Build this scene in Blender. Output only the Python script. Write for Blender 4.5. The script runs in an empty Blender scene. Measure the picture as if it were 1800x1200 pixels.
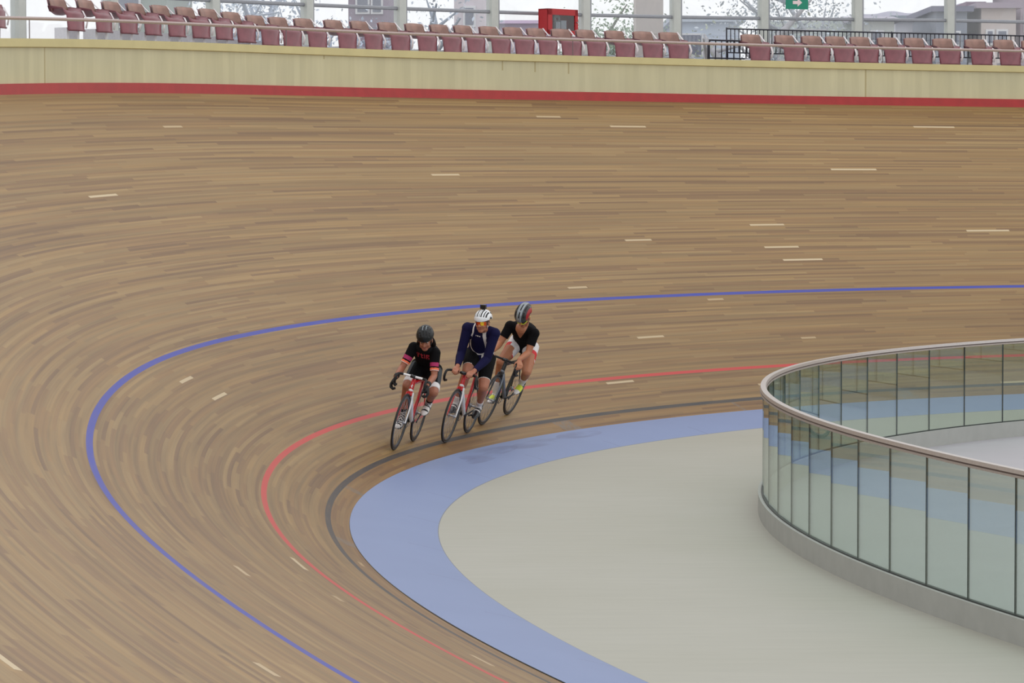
import bpy, math, random
import numpy as np
from mathutils import Vector, Matrix

random.seed(7); rng = np.random.default_rng(7)
scene = bpy.context.scene
col = scene.collection
G = 1.1                                     # metres per model unit of the surveyed track
V3 = lambda *a: np.array(a, float)
def unit(v):
    v = np.array(v, float); return v / (np.linalg.norm(v) + 1e-12)

# ------------------------------------------------------------------ survey: plan curve and banking of the bend
KN = np.array([0, 7, 14, 21, 30, 42, 64.])
KV = [0.06769, 0.0626, 0.04683, 0.02743, 0.01256, 0.01098, 0.00147]
TV = [36.54927, 36.12293, 32.46033, 22.03548, 14.08968, 11.9055, 11.99705]
S = np.linspace(-64, 64, 1025); dS = S[1] - S[0]
def _sm(v):
    k = np.hanning(66)[1:-1]; k /= k.sum()
    return np.convolve(np.pad(v, (32, 31), 'edge'), k, 'valid')[:len(S)]
def _cs(v):
    c = np.concatenate([[0], np.cumsum((v[1:] + v[:-1]) / 2 * dS)]); return c - c[len(S)//2]
_h = _cs(_sm(np.interp(np.abs(S), KN, KV)))
CUR = np.c_[_cs(np.sin(_h)), _cs(np.cos(_h))] * G          # inner edge of the track
NOR = np.c_[-np.cos(_h), np.sin(_h)]                       # outward normal
TAN = np.c_[np.sin(_h), np.cos(_h)]
TH = np.radians(_sm(np.interp(np.abs(S), KN, TV)))
SG = S * G                                                  # arc length, metres
W = 6.81521 * G
HCAP = 0.62106 * G; HRED = 0.108 * G
ZC = -0.12924 * G; DC = 0.75642 * G
def cur(s):
    return (V3(np.interp(s, SG, CUR[:, 0]), np.interp(s, SG, CUR[:, 1])),
            unit(V3(np.interp(s, SG, NOR[:, 0]), np.interp(s, SG, NOR[:, 1]))),
            unit(V3(np.interp(s, SG, TAN[:, 0]), np.interp(s, SG, TAN[:, 1]))),
            float(np.interp(s, SG, TH)))
def surf_z(x, y):
    d = CUR - V3(x, y); i = int((d**2).sum(1).argmin()); return max(0., -(d[i] @ NOR[i])) * math.tan(TH[i])
def stand(s, off, dz=0.0):                                  # a point `off` metres behind the track's outer edge, z relative to the wall's cap
    c, n, t, th = cur(s); p = c + n * (W * math.cos(th) + off)
    return V3(p[0], p[1], W * math.sin(th) + HCAP + dz)

# ------------------------------------------------------------------ camera
CAM = V3(30.36311, -30.20378, 2.99987) * G
yaw, pit, rol, F = 2.46598, 0.05136, -0.00146, 5742.93
FW = V3(math.cos(yaw)*math.cos(pit), math.sin(yaw)*math.cos(pit), -math.sin(pit))
_r = V3(math.sin(yaw), -math.cos(yaw), 0); _u = np.cross(_r, FW)
RT = math.cos(rol)*_r + math.sin(rol)*_u; UP = -math.sin(rol)*_r + math.cos(rol)*_u
cd = bpy.data.cameras.new('camera'); cam = bpy.data.objects.new('camera', cd); col.objects.link(cam)
cd.sensor_width = 36; cd.lens = F / 1800 * 36; cd.clip_end = 500
m = Matrix.Identity(4)
for i in range(3):
    m[i][0], m[i][1], m[i][2], m[i][3] = RT[i], UP[i], -FW[i], CAM[i]
cam.matrix_world = m; scene.camera = cam
def at(px, py, D):                                          # a pixel of the survey photo and a distance -> a place
    d = FW + RT * (px - 900) / F - UP * (py - 600) / F
    return CAM + d * D

# ------------------------------------------------------------------ materials
def lin(c):
    return tuple(((x/255)/12.92 if x/255 <= .04045 else ((x/255+.055)/1.055)**2.4) for x in c)
MATS = {}
def mat(name, rgb, rough=.5, metal=0., var=.06, scale=30., spec=.5, coat=0., emit=None):
    if name in MATS: return MATS[name]
    mt = bpy.data.materials.new(name); mt.use_nodes = True; nt = mt.node_tree; b = nt.nodes['Principled BSDF']
    c = lin(rgb)
    tc = nt.nodes.new('ShaderNodeTexCoord'); no = nt.nodes.new('ShaderNodeTexNoise'); no.inputs['Scale'].default_value = scale
    no.inputs['Detail'].default_value = 3
    rp = nt.nodes.new('ShaderNodeValToRGB')
    rp.color_ramp.elements[0].position = .3; rp.color_ramp.elements[1].position = .7
    rp.color_ramp.elements[0].color = tuple(x*(1-var) for x in c) + (1,)
    rp.color_ramp.elements[1].color = tuple(min(1, x*(1+var)) for x in c) + (1,)
    nt.links.new(tc.outputs['Object'], no.inputs['Vector']); nt.links.new(no.outputs['Fac'], rp.inputs['Fac'])
    nt.links.new(rp.outputs['Color'], b.inputs['Base Color'])
    b.inputs['Roughness'].default_value = rough; b.inputs['Metallic'].default_value = metal
    b.inputs['Specular IOR Level'].default_value = spec; b.inputs['Coat Weight'].default_value = coat
    MATS[name] = mt; return mt
class NT:                                                   # small node-graph builder
    def __init__(s, name):
        s.m = bpy.data.materials.new(name); s.m.use_nodes = True; s.t = s.m.node_tree; s.b = s.t.nodes['Principled BSDF']
        MATS[name] = s.m
    def n(s, typ, **kw):
        x = s.t.nodes.new(typ)
        for k, v in kw.items(): setattr(x, k, v)
        return x
    def put(s, inp, v):
        if hasattr(v, 'is_output') or isinstance(v, bpy.types.NodeSocket): s.t.links.new(v, inp)
        else: inp.default_value = v
    def math(s, op, a, b=0., c=0.):
        x = s.n('ShaderNodeMath', operation=op); s.put(x.inputs[0], a); s.put(x.inputs[1], b); s.put(x.inputs[2], c); return x.outputs[0]
    def mix(s, f, a, b):
        x = s.n('ShaderNodeMix', data_type='RGBA'); s.put(x.inputs[0], f)
        s.put(x.inputs[6], a if not isinstance(a, tuple) else a + (1,)); s.put(x.inputs[7], b if not isinstance(b, tuple) else b + (1,)); return x.outputs[2]
    def mul(s, a, b):
        x = s.n('ShaderNodeMix', data_type='RGBA', blend_type='MULTIPLY'); x.inputs[0].default_value = 1
        s.put(x.inputs[6], a); s.put(x.inputs[7], b); return x.outputs[2]
    def uv(s):
        u = s.n('ShaderNodeUVMap'); x = s.n('ShaderNodeSeparateXYZ'); s.t.links.new(u.outputs[0], x.inputs[0]); return x.outputs[0], x.outputs[1]
    def vec(s, x, y, z=0.):
        c = s.n('ShaderNodeCombineXYZ'); s.put(c.inputs[0], x); s.put(c.inputs[1], y); s.put(c.inputs[2], z); return c.outputs[0]
    def noise(s, v, scale=1., detail=2., rough=.5):
        x = s.n('ShaderNodeTexNoise'); s.put(x.inputs['Vector'], v); x.inputs['Scale'].default_value = scale
        x.inputs['Detail'].default_value = detail; x.inputs['Roughness'].default_value = rough; return x.outputs['Fac']
    def white(s, v):
        x = s.n('ShaderNodeTexWhiteNoise', noise_dimensions='3D'); s.put(x.inputs['Vector'], v); return x.outputs['Value']
    def ramp(s, f, stops, interp='LINEAR'):
        x = s.n('ShaderNodeValToRGB'); cr = x.color_ramp; cr.interpolation = interp
        while len(cr.elements) < len(stops): cr.elements.new(.5)
        for e, (p, c) in zip(cr.elements, stops):
            e.position = p; e.color = (c if isinstance(c, tuple) else (c, c, c)) + (1,)
        s.put(x.inputs['Fac'], f); return x.outputs['Color']
    def band(s, v, c, hw):                                  # 1 inside |v-c|<hw
        return s.math('LESS_THAN', s.math('ABSOLUTE', s.math('SUBTRACT', v, c)), hw)

def wood_material():
    g = NT('track_wood'); u, v = g.uv()
    row = g.math('FLOOR', g.math('DIVIDE', v, .04))
    ro = g.white(g.vec(row, 3.7))
    seg = g.math('FLOOR', g.math('DIVIDE', g.math('ADD', u, g.math('MULTIPLY', g.white(g.vec(row, 8.1)), 30.)), g.math('ADD', 1.0, g.math('MULTIPLY', ro, 2.2))))
    pl = g.white(g.vec(row, seg, 1.3))
    base = g.ramp(pl, [(0, lin((118, 89, 55))), (.15, lin((129, 99, 61))), (.32, lin((137, 106, 63))), (.5, lin((133, 107, 67))), (.7, lin((141, 111, 66))), (1, lin((146, 119, 76)))])
    br = g.noise(g.vec(g.math('MULTIPLY', u, .16), g.math('MULTIPLY', v, 2.2)), 1., 4.)
    st = g.noise(g.vec(g.math('MULTIPLY', u, .26), g.math('MULTIPLY', v, 22.)), 1., 4., .6)
    c = g.mul(base, g.ramp(br, [(.3, (.90, .88, .85)), (.7, (1.07, 1.08, 1.09))]))
    c = g.mul(c, g.ramp(st, [(.30, (.74, .72, .71)), (.5, (1., 1., 1.)), (.70, (1.20, 1.19, 1.15))]))
    seg2 = g.math('FLOOR', g.math('DIVIDE', g.math('ADD', u, g.math('MULTIPLY', g.white(g.vec(row, 5.9)), 30.)), g.math('ADD', .25, g.math('MULTIPLY', ro, .45))))
    pale = g.white(g.vec(row, seg2, 6.1))
    c = g.mix(g.math('MULTIPLY', g.math('GREATER_THAN', pale, .9965), .85), c, g.mix(ro, lin((182, 158, 120)), lin((206, 188, 154))))
    # rubber grime of the riding lanes
    lane = g.n('ShaderNodeMapRange'); lane.interpolation_type = 'SMOOTHSTEP'; g.put(lane.inputs[0], g.math('ADD', v, g.math('MULTIPLY', br, 1.2))); lane.inputs[1].default_value = 1.6; lane.inputs[2].default_value = 4.4
    c = g.mul(c, g.mix(lane.outputs[0], (.86, .84, .81), (1., 1., 1.)))
    # foot-worn apron below the measuring line
    c = g.mul(c, g.mix(g.math('LESS_THAN', v, .226*G), (1., 1., 1.), (.93, .86, .78)))
    # grey rubbed patches where the sponges were taped
    for u0, hw in ((-14.05*G, .11), (-6.0*G, .22), (-18.2*G, .2), (-2.2*G, .03), (0.9*G, .2)):
        f = g.math('MULTIPLY', g.band(g.math('ADD', u, g.math('MULTIPLY', v, .6)), u0, hw), g.math('LESS_THAN', v, .21*G))
        f = g.math('MULTIPLY', f, g.ramp(g.noise(g.vec(u, v), 14., 2.), [(.35, .15), (.6, .85)]))
        c = g.mix(f, c, lin((112, 100, 88)))
    # painted lines
    wear = g.ramp(g.noise(g.vec(g.math('MULTIPLY', u, 2.), g.math('MULTIPLY', v, 30.)), 1., 3.), [(.25, .8), (.6, 1.)])
    for c0, hw, rgb in ((.2258*G, .030, (54, 51, 51)), (.8275*G, .029, (184, 52, 50)), (2.349*G, .032, (46, 60, 156))):
        c = g.mix(g.math('MULTIPLY', g.band(v, c0, hw), wear), c, lin(rgb))
    g.put(g.b.inputs['Base Color'], c); g.b.inputs['Roughness'].default_value = .46; g.b.inputs['Specular IOR Level'].default_value = .36
    bp = g.n('ShaderNodeBump'); bp.inputs['Strength'].default_value = .15; bp.inputs['Distance'].default_value = .002
    g.put(bp.inputs['Height'], pl); g.t.links.new(bp.outputs[0], g.b.inputs['Normal'])
    return g.m
def blue_material():
    g = NT('blue_paint'); u, v = g.uv()
    a = g.noise(g.vec(u, v), .9, 4.); b = g.noise(g.vec(g.math('MULTIPLY', u, .5), g.math('MULTIPLY', v, 2.)), 2.3, 4.)
    c = g.mix(a, lin((115, 131, 169)), lin((123, 139, 177)))
    for u0, v0, ru, rv in ((-9.9, .22, 1.0, .15), (-10.6, .36, .6, .09), (-8.4, .28, .8, .13), (-7.0, .24, .6, .14)):
        d = g.math('ADD', g.math('POWER', g.math('DIVIDE', g.math('SUBTRACT', u, u0), ru), 2.), g.math('POWER', g.math('DIVIDE', g.math('SUBTRACT', v, v0), rv), 2.))
        f = g.math('MULTIPLY', g.math('LESS_THAN', d, 1.), g.ramp(b, [(.38, 0.), (.58, .65)]))
        c = g.mix(f, c, lin((100, 110, 144)))
    # open joints across the band and along its foot
    jw = g.math('LESS_THAN', g.math('ABSOLUTE', g.math('SUBTRACT', g.math('FRACT', g.math('DIVIDE', g.math('ADD', u, 3.34), 2.44)), .5)), .0024)
    f = g.math('MULTIPLY', jw, g.math('GREATER_THAN', v, g.math('ADD', .25, g.math('MULTIPLY', a, .5))))
    c = g.mix(g.math('MULTIPLY', f, .9), c, lin((92, 100, 135)))
    c = g.mix(g.math('GREATER_THAN', v, .822), c, lin((110, 115, 125)))
    g.put(g.b.inputs['Base Color'], c); g.b.inputs['Roughness'].default_value = .5
    return g.m
def cream_material():
    g = NT('cream_floor'); tc = g.n('ShaderNodeTexCoord'); p = tc.outputs['Object']
    sx = g.n('ShaderNodeSeparateXYZ'); g.t.links.new(p, sx.inputs[0]); x, y = sx.outputs[0], sx.outputs[1]
    # rotated plank axes
    a = math.radians(52); ca, sa = math.cos(a), math.sin(a)
    pu = g.math('ADD', g.math('MULTIPLY', x, ca), g.math('MULTIPLY', y, sa)); pv = g.math('SUBTRACT', g.math('MULTIPLY', y, ca), g.math('MULTIPLY', x, sa))
    n1 = g.noise(p, .35, 4.); n2 = g.noise(g.vec(g.math('MULTIPLY', pu, 1.2), g.math('MULTIPLY', pv, 9.)), 1., 4.)
    c = g.mix(g.ramp(n1, [(.3, 0.), (.7, 1.)]), lin((162, 161, 149)), lin((167, 166, 156)))
    c = g.mul(c, g.ramp(n2, [(.3, (.965, .965, .955)), (.7, (1.02, 1.02, 1.01))]))
    n3 = g.noise(g.vec(g.math('MULTIPLY', pu, 1.6), g.math('MULTIPLY', pv, 40.)), 1., 2.)
    c = g.mix(g.ramp(n3, [(.71, 0.), (.75, .6)]), c, lin((128, 120, 104)))
    g.put(g.b.inputs['Base Color'], c); g.b.inputs['Roughness'].default_value = .55
    return g.m
def wall_material():
    g = NT('cream_boards'); u, v = g.uv()
    row = g.math('FLOOR', g.math('DIVIDE', u, .1)); r = g.white(g.vec(row, 2.))
    nz = g.noise(g.vec(g.math('MULTIPLY', u, 9.), g.math('MULTIPLY', v, .7)), 1., 3.)
    c = g.mix(r, lin((199, 192, 156)), lin((207, 200, 164)))
    c = g.mul(c, g.ramp(nz, [(.3, (.93, .93, .92)), (.7, (1.03, 1.03, 1.02))]))
    big = g.noise(g.vec(g.math('MULTIPLY', u, .25), v), 1., 2.)
    c = g.mul(c, g.ramp(big, [(.3, (.94, .95, .97)), (.7, (1.02, 1.01, .97))]))
    for u0, dep in ((-1.36, .30), (-.86, .32), (-.35, .34), (4.0, .9), (-9.1, .9), (-4.2, .18)):   # drip marks and board seams
        f = g.math('MULTIPLY', g.band(u, u0, .011), g.math('GREATER_THAN', v, 1. - dep)); c = g.mix(g.math('MULTIPLY', f, .55), c, lin((150, 128, 70)))
    g.put(g.b.inputs['Base Color'], c); g.b.inputs['Roughness'].default_value = .5
    return g.m
def glass_material(name, tint, ior, rough=.0, veil=0.):
    m_ = bpy.data.materials.new(name); m_.use_nodes = True; t = m_.node_tree; t.nodes.clear()
    out = t.nodes.new('ShaderNodeOutputMaterial'); tr = t.nodes.new('ShaderNodeBsdfTransparent'); gl = t.nodes.new('ShaderNodeBsdfGlossy')
    tr.inputs[0].default_value = lin(tint) + (1,); gl.inputs['Color'].default_value = (.93, .98, .96, 1); gl.inputs['Roughness'].default_value = rough
    fr = t.nodes.new('ShaderNodeFresnel'); ge = t.nodes.new('ShaderNodeNewGeometry'); im = t.nodes.new('ShaderNodeMix')
    im.inputs[2].default_value = ior; im.inputs[3].default_value = 1/ior
    t.links.new(ge.outputs['Backfacing'], im.inputs[0]); t.links.new(im.outputs[0], fr.inputs[0])
    mx = t.nodes.new('ShaderNodeMixShader'); t.links.new(fr.outputs[0], mx.inputs[0]); t.links.new(tr.outputs[0], mx.inputs[1]); t.links.new(gl.outputs[0], mx.inputs[2])
    last = mx.outputs[0]
    if veil:
        tl = t.nodes.new('ShaderNodeBsdfTranslucent'); tl.inputs[0].default_value = (.86, .88, .95, 1)
        no = t.nodes.new('ShaderNodeTexNoise'); no.inputs['Scale'].default_value = 1.3; no.inputs['Detail'].default_value = 4; no.inputs['Distortion'].default_value = 1.2
        tc = t.nodes.new('ShaderNodeTexCoord'); t.links.new(tc.outputs['Object'], no.inputs['Vector'])
        mr = t.nodes.new('ShaderNodeMapRange'); mr.inputs[1].default_value = .35; mr.inputs[2].default_value = .7; mr.inputs[3].default_value = veil*.55; mr.inputs[4].default_value = veil*1.45
        t.links.new(no.outputs['Fac'], mr.inputs[0])
        m2 = t.nodes.new('ShaderNodeMixShader'); t.links.new(mr.outputs[0], m2.inputs[0]); t.links.new(last, m2.inputs[1]); t.links.new(tl.outputs[0], m2.inputs[2]); last = m2.outputs[0]
    t.links.new(last, out.inputs[0]); MATS[name] = m_; return m_

# ------------------------------------------------------------------ mesh builder
class MB:
    def __init__(s): s.v = []; s.f = []; s.mi = []; s.uvs = None
    def add(s, vs, fs, mi=0):
        o = len(s.v); s.v += [tuple(map(float, p)) for p in vs]; s.f += [tuple(i + o for i in f) for f in fs]; s.mi += [mi]*len(fs); return s
    def box(s, c, sz, R=None, mi=0):
        c = np.array(c, float); h = np.array(sz, float)/2; R = np.eye(3) if R is None else R
        vs = [c + R @ (h*V3(x, y, z)) for x in (-1, 1) for y in (-1, 1) for z in (-1, 1)]
        return s.add(vs, [(0,1,3,2),(4,6,7,5),(0,4,5,1),(2,3,7,6),(0,2,6,4),(1,5,7,3)], mi)
    def loft(s, pts, rad, n=12, ref=None, ends='round', mi=0, closed=False):
        """rings along pts; rad: radius or (a, b) per point, a along the lateral reference axis"""
        P = [np.array(p, float) for p in pts]; k = len(P)
        Rr = [(r, r) if np.isscalar(r) else tuple(r) for r in (rad if not np.isscalar(rad) else [rad]*k)]
        T = []
        for i in range(k):
            if closed: t = P[(i+1) % k] - P[i-1]
            else: t = P[min(i+1, k-1)] - P[max(i-1, 0)]
            T.append(unit(t))
        a = np.array(ref, float) if ref is not None else (V3(0, 0, 1) if abs(T[0][2]) < .9 else V3(1, 0, 0))
        A = []
        for t in T:
            a = unit(a - t*(a @ t)); A.append(a)
            if ref is not None: a = np.array(ref, float)
        if ends == 'round' and not closed:
            for e in (0, -1):
                r0 = Rr[e]; sg = -1 if e == 0 else 1
                ex = []
                for q in (30, 60, 85):
                    q = math.radians(q); ex.append((P[e] + T[e]*sg*min(r0)*math.sin(q), (r0[0]*math.cos(q), r0[1]*math.cos(q)), T[e], A[e]))
                if e == 0:
                    ex = ex[::-1]; P = [x[0] for x in ex] + P; Rr = [x[1] for x in ex] + Rr; T = [x[2] for x in ex] + T; A = [x[3] for x in ex] + A
                else:
                    P += [x[0] for x in ex]; Rr += [x[1] for x in ex]; T += [x[2] for x in ex]; A += [x[3] for x in ex]
            k = len(P)
        vs = []; fs = []
        for p, r, t, a in zip(P, Rr, T, A):
            b = np.cross(t, a)
            for j in range(n):
                q = 2*math.pi*j/n; vs.append(p + a*r[0]*math.cos(q) + b*r[1]*math.sin(q))
        for i in range(k if closed else k-1):
            for j in range(n):
                i2 = (i+1) % k; fs.append((i*n+j, i*n+(j+1) % n, i2*n+(j+1) % n, i2*n+j))
        if not closed: fs += [tuple(range(n))[::-1], tuple((k-1)*n+j for j in range(n))]
        return s.add(vs, fs, mi)
    def ball(s, c, r, R=None, n=16, mi=0):
        r = (r, r, r) if np.isscalar(r) else r; R = np.eye(3) if R is None else R; c = np.array(c, float); m2 = max(6, n//2)
        vs = [c + R @ V3(0, 0, -r[2])]
        for i in range(1, m2):
            e = -math.pi/2 + math.pi*i/m2
            for j in range(n):
                q = 2*math.pi*j/n; vs.append(c + R @ V3(r[0]*math.cos(e)*math.cos(q), r[1]*math.cos(e)*math.sin(q), r[2]*math.sin(e)))
        vs.append(c + R @ V3(0, 0, r[2])); L = len(vs)-1; fs = []
        for j in range(n): fs.append((0, 1+(j+1) % n, 1+j))
        for i in range(m2-2):
            for j in range(n):
                a0 = 1+i*n; fs.append((a0+j, a0+(j+1) % n, a0+n+(j+1) % n, a0+n+j))
        a0 = 1+(m2-2)*n
        for j in range(n): fs.append((a0+j, a0+(j+1) % n, L))
        return s.add(vs, fs, mi)
    def build(s, name, mats, parent=None, smooth=True, loc=None):
        me = bpy.data.meshes.new(name); me.from_pydata(s.v, [], s.f); me.update()
        return s.link(me, name, mats, parent, smooth, s.mi, loc)
    @staticmethod
    def link(me, name, mats, parent=None, smooth=True, mi=None, loc=None):
        for mm in (mats if isinstance(mats, (list, tuple)) else [mats]): me.materials.append(mm)
        if mi is not None: me.polygons.foreach_set('material_index', mi)
        me.polygons.foreach_set('use_smooth', [smooth]*len(me.polygons))
        o = bpy.data.objects.new(name, me); col.objects.link(o)
        if parent is not None: o.parent = parent
        if loc is not None: o.location = loc
        return o
    def remeshed(s, voxel, smooth=4):
        me = bpy.data.meshes.new('tmp'); me.from_pydata(s.v, [], s.f); me.update()
        o = bpy.data.objects.new('tmp', me); col.objects.link(o)
        r = o.modifiers.new('r', 'REMESH'); r.mode = 'VOXEL'; r.voxel_size = voxel; r.use_smooth_shade = True
        if smooth:
            q = o.modifiers.new('s', 'SMOOTH'); q.iterations = smooth; q.factor = .5
        dg = bpy.context.evaluated_depsgraph_get(); dg.update()
        out = bpy.data.meshes.new_from_object(o.evaluated_get(dg)); out.materials.clear()
        bpy.data.objects.remove(o); bpy.data.meshes.remove(me); return out
def skin_mesh(mb, name, mats, parent, voxel=.006, smooth=4, paint=None):
    me = mb.remeshed(voxel, smooth); me.name = name
    mi = [0]*len(me.polygons)
    if paint:
        for p in me.polygons: mi[p.index] = paint(np.array(p.center), np.array(p.normal))
    return MB.link(me, name, mats, parent, True, mi)
def tag(o, label=None, cat=None, group=None, kind=None):
    if label: o['label'] = label
    if cat: o['category'] = cat
    if group: o['group'] = group
    if kind: o['kind'] = kind
    return o
def empty(name, loc=(0, 0, 0), M=None):
    o = bpy.data.objects.new(name, None); col.objects.link(o); o.empty_display_size = .1
    if M is not None: o.matrix_world = M
    else: o.location = loc
    return o
def ribbon(name, rows, mats, uvrow=None, kind=None, label=None, smooth=True, us=None, parent=None):
    """grid mesh from rows[k][i] points along the track; uv = (arc length, uvrow[k])"""
    K, Nn = len(rows), len(rows[0]); vs = [tuple(p) for r in rows for p in r]
    fs = [(k*Nn+i, k*Nn+i+1, (k+1)*Nn+i+1, (k+1)*Nn+i) for k in range(K-1) for i in range(Nn-1)]
    me = bpy.data.meshes.new(name); me.from_pydata(vs, [], fs); me.update()
    if uvrow is not None:
        l = me.uv_layers.new(name='UVMap'); idx = [v for f in fs for v in f]
        l.data.foreach_set('uv', [c for v in idx for c in (us[v % Nn], uvrow[v // Nn])])
    o = MB.link(me, name, mats, parent, smooth)
    tag(o, label=label, kind=kind); return o

# ------------------------------------------------------------------ the setting: track, floors, walls
ii = np.arange(80, 945, 2)                                   # stretch of the oval that is built
sI = SG[ii]
def off_rows(offs):                                          # offs: list of (outward offset, z) per index arrays
    return [[(CUR[i, 0]+NOR[i, 0]*o(i), CUR[i, 1]+NOR[i, 1]*o(i), z(i)) for i in ii] for o, z in offs]
ws = np.concatenate([[0.0142*G], np.linspace(.05, W, 30)])
ribbon('velodrome_track', off_rows([((lambda i, w=w: w*math.cos(TH[i])), (lambda i, w=w: w*math.sin(TH[i]))) for w in ws]),
       wood_material(), list(ws), 'structure', 'banked timber cycling track with black, red and blue painted lines', us=sI)
vb = np.linspace(0, 1, 6)
ribbon('blue_apron', off_rows([((lambda i, t=t: .0142*G - t*(DC+.0142*G)), (lambda i, t=t: .0131*G + t*(ZC-.0131*G)*(1.25*t+.75)/2 if t < 1 else ZC)) for t in vb]),
       blue_material(), [t*.83 for t in vb], 'structure', 'pale blue painted band between the timber track and the cream floor', us=sI)
def FD(i): return float(np.interp(abs(S[i]), [0, 5, 12, 20, 30], [3.80, 3.79, 3.71, 3.655, 3.63]))*G     # fence line behind the edge
cream = cream_material()
ribbon('safety_floor', off_rows([((lambda i, t=t: -DC - t*(FD(i)+.05-DC)), (lambda i: ZC)) for t in (0, .25, .5, .75, 1)]), cream, [0, 1, 2, 3, 4], 'structure',
       'flat cream safety zone between the blue band and the glass fence', us=sI)
poly = [(CUR[i, 0]-NOR[i, 0]*(FD(i)+.04), CUR[i, 1]-NOR[i, 1]*(FD(i)+.04), ZC) for i in ii]
MB().add(poly, [tuple(range(len(poly)))]).build('infield_floor', mat('infield_grey', (166, 164, 169), .5, var=.03, scale=1.5), smooth=False)
tag(bpy.data.objects['infield_floor'], 'flat lilac grey floor inside the glass fence', kind='structure')

zt = lambda i: W*math.sin(TH[i]); ho = lambda i: W*math.cos(TH[i])
ribbon('trim_1', off_rows([((lambda i: ho(i)-.03), (lambda i: zt(i)-.08)), ((lambda i: ho(i)-.012), (lambda i: zt(i)+HRED)), ((lambda i: ho(i)+.06), (lambda i: zt(i)+HRED))]),
       mat('red_board_paint', (166, 36, 34), .4, var=.08, scale=6), None, 'structure', 'red painted kickboard along the top of the track', smooth=False)
ribbon('wall_outer', off_rows([((lambda i: ho(i)+.012), (lambda i: zt(i)-.1)), ((lambda i: ho(i)+.012), (lambda i: zt(i)+HCAP-.03)), ((lambda i: ho(i)+.10), (lambda i: zt(i)+HCAP-.03)), ((lambda i: ho(i)+.10), (lambda i: zt(i)-1.2))]),
       wall_material(), [0, 1, 1.1, 2], 'structure', 'cream boarded parapet above the red kickboard', smooth=False, us=sI)
ribbon('trim_2', off_rows([((lambda i: ho(i)+.015), (lambda i: zt(i)+HCAP-.115)), ((lambda i: ho(i)-.02), (lambda i: zt(i)+HCAP-.105)), ((lambda i: ho(i)-.02), (lambda i: zt(i)+HCAP)), ((lambda i: ho(i)+.16), (lambda i: zt(i)+HCAP)), ((lambda i: ho(i)+.16), (lambda i: zt(i)+HCAP-.1))]),
       mat('cream_cap_timber', (206, 194, 140), .45, var=.05, scale=3), None, 'structure', 'yellowish timber cap rail on the cream parapet', smooth=False)
kk = [k for k, i in enumerate(ii) if abs(SG[i]) < 24 or True]
ribbon('terrace_floor', off_rows([((lambda i: ho(i)+.1), (lambda i: zt(i)+HCAP-.12)), ((lambda i: ho(i)+3.6), (lambda i: zt(i)+HCAP-.12))]),
       mat('terrace_concrete', (170, 168, 170), .8, var=.08, scale=4), None, 'structure', 'grey concrete terrace behind the parapet', smooth=False)

# handrail on the parapet
rs = [s for s in np.arange(-15, 15.01, .3)]
hr = empty('parapet_handrail', stand(0, .07)); o0 = V3(*hr.location)
MB().loft([stand(s, .15, .258) - o0 for s in rs], .0225, 10).build('rail', mat('rail_metal', (176, 158, 152), .38, .35, .06), hr)
for s in np.arange(-13.7, 15, 4.5):
    MB().loft([stand(s, .15, -.01) - o0, stand(s, .15, .25) - o0], .0065, 6).build('post', mat('rail_post_metal', (120, 110, 112), .4, .5), hr)
tag(hr, 'long brownish metal handrail running along the parapet in front of the seats', 'handrail')

# ------------------------------------------------------------------ seats of the stand
M_seat = mat('maroon_plastic', (122, 66, 74), .3, var=.16, scale=9)
M_seatback = mat('lit_dusty_plastic', (146, 112, 100), .4, var=.2, scale=7)  # tan holds the warm light on the backs as well as dust
M_ped = mat('pale_pedestal', (222, 222, 226), .6, var=.06)
M_film = mat('clear_wrapping_film', (214, 206, 208), .2, var=.05)
def seat_shell():
    mb = MB(); prof = [(-.02, -.015), (.0, .0), (.02, .19), (.05, .225), (.12, .235), (.28, .20), (.36, .205), (.40, .25), (.44, .40), (.455, .425)]
    # x = depth away from the track, z = height above the seat's foot; bucket curved across its width
    ny = 13; outer = []
    for x, z in prof:
        for j in range(ny):
            t = -1 + 2*j/(ny-1); hw = .205 if z < .24 and x < .1 else (.215 if x < .4 else .20 - .03*max(0, (z-.25)/.2))
            if x < .06: hw = .188 + .022*min(1, max(0, z)/.2)
            bow = .045*t*t
            outer.append((x + (bow if x < .1 else (-bow*1.2 if x > .38 else 0)), hw*t, z + (bow*2.4*min(1, (x-.03)/.2) if .06 <= x <= .38 else 0) - (.012*t*t if x > .44 else 0)))
    K = len(prof); fs = [(k*ny+j, k*ny+j+1, (k+1)*ny+j+1, (k+1)*ny+j) for k in range(K-1) for j in range(ny-1)]
    L = len(outer); inner = [(p[0]+(.014 if p[0] < .06 else -.0 if p[0] < .38 else .016), p[1]*.985, p[2]-(.014 if p[0] < .38 else 0)) for p in outer]
    fs2 = [tuple(i+L for i in f[::-1]) for f in fs]
    ed = [k*ny for k in range(K)], [k*ny+ny-1 for k in range(K)]
    rim = []
    for k in range(K-1):
        rim.append((k*ny, (k+1)*ny, (k+1)*ny+L, k*ny+L)); rim.append((k*ny+ny-1, k*ny+ny-1+L, (k+1)*ny+ny-1+L, (k+1)*ny+ny-1))
    for j in range(ny-1):
        rim.append((j, j+L, j+1+L, j+1)); a = (K-1)*ny; rim.append((a+j, a+j+1, a+j+1+L, a+j+L))
    return outer, inner, fs, fs2, rim, K, ny
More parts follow.
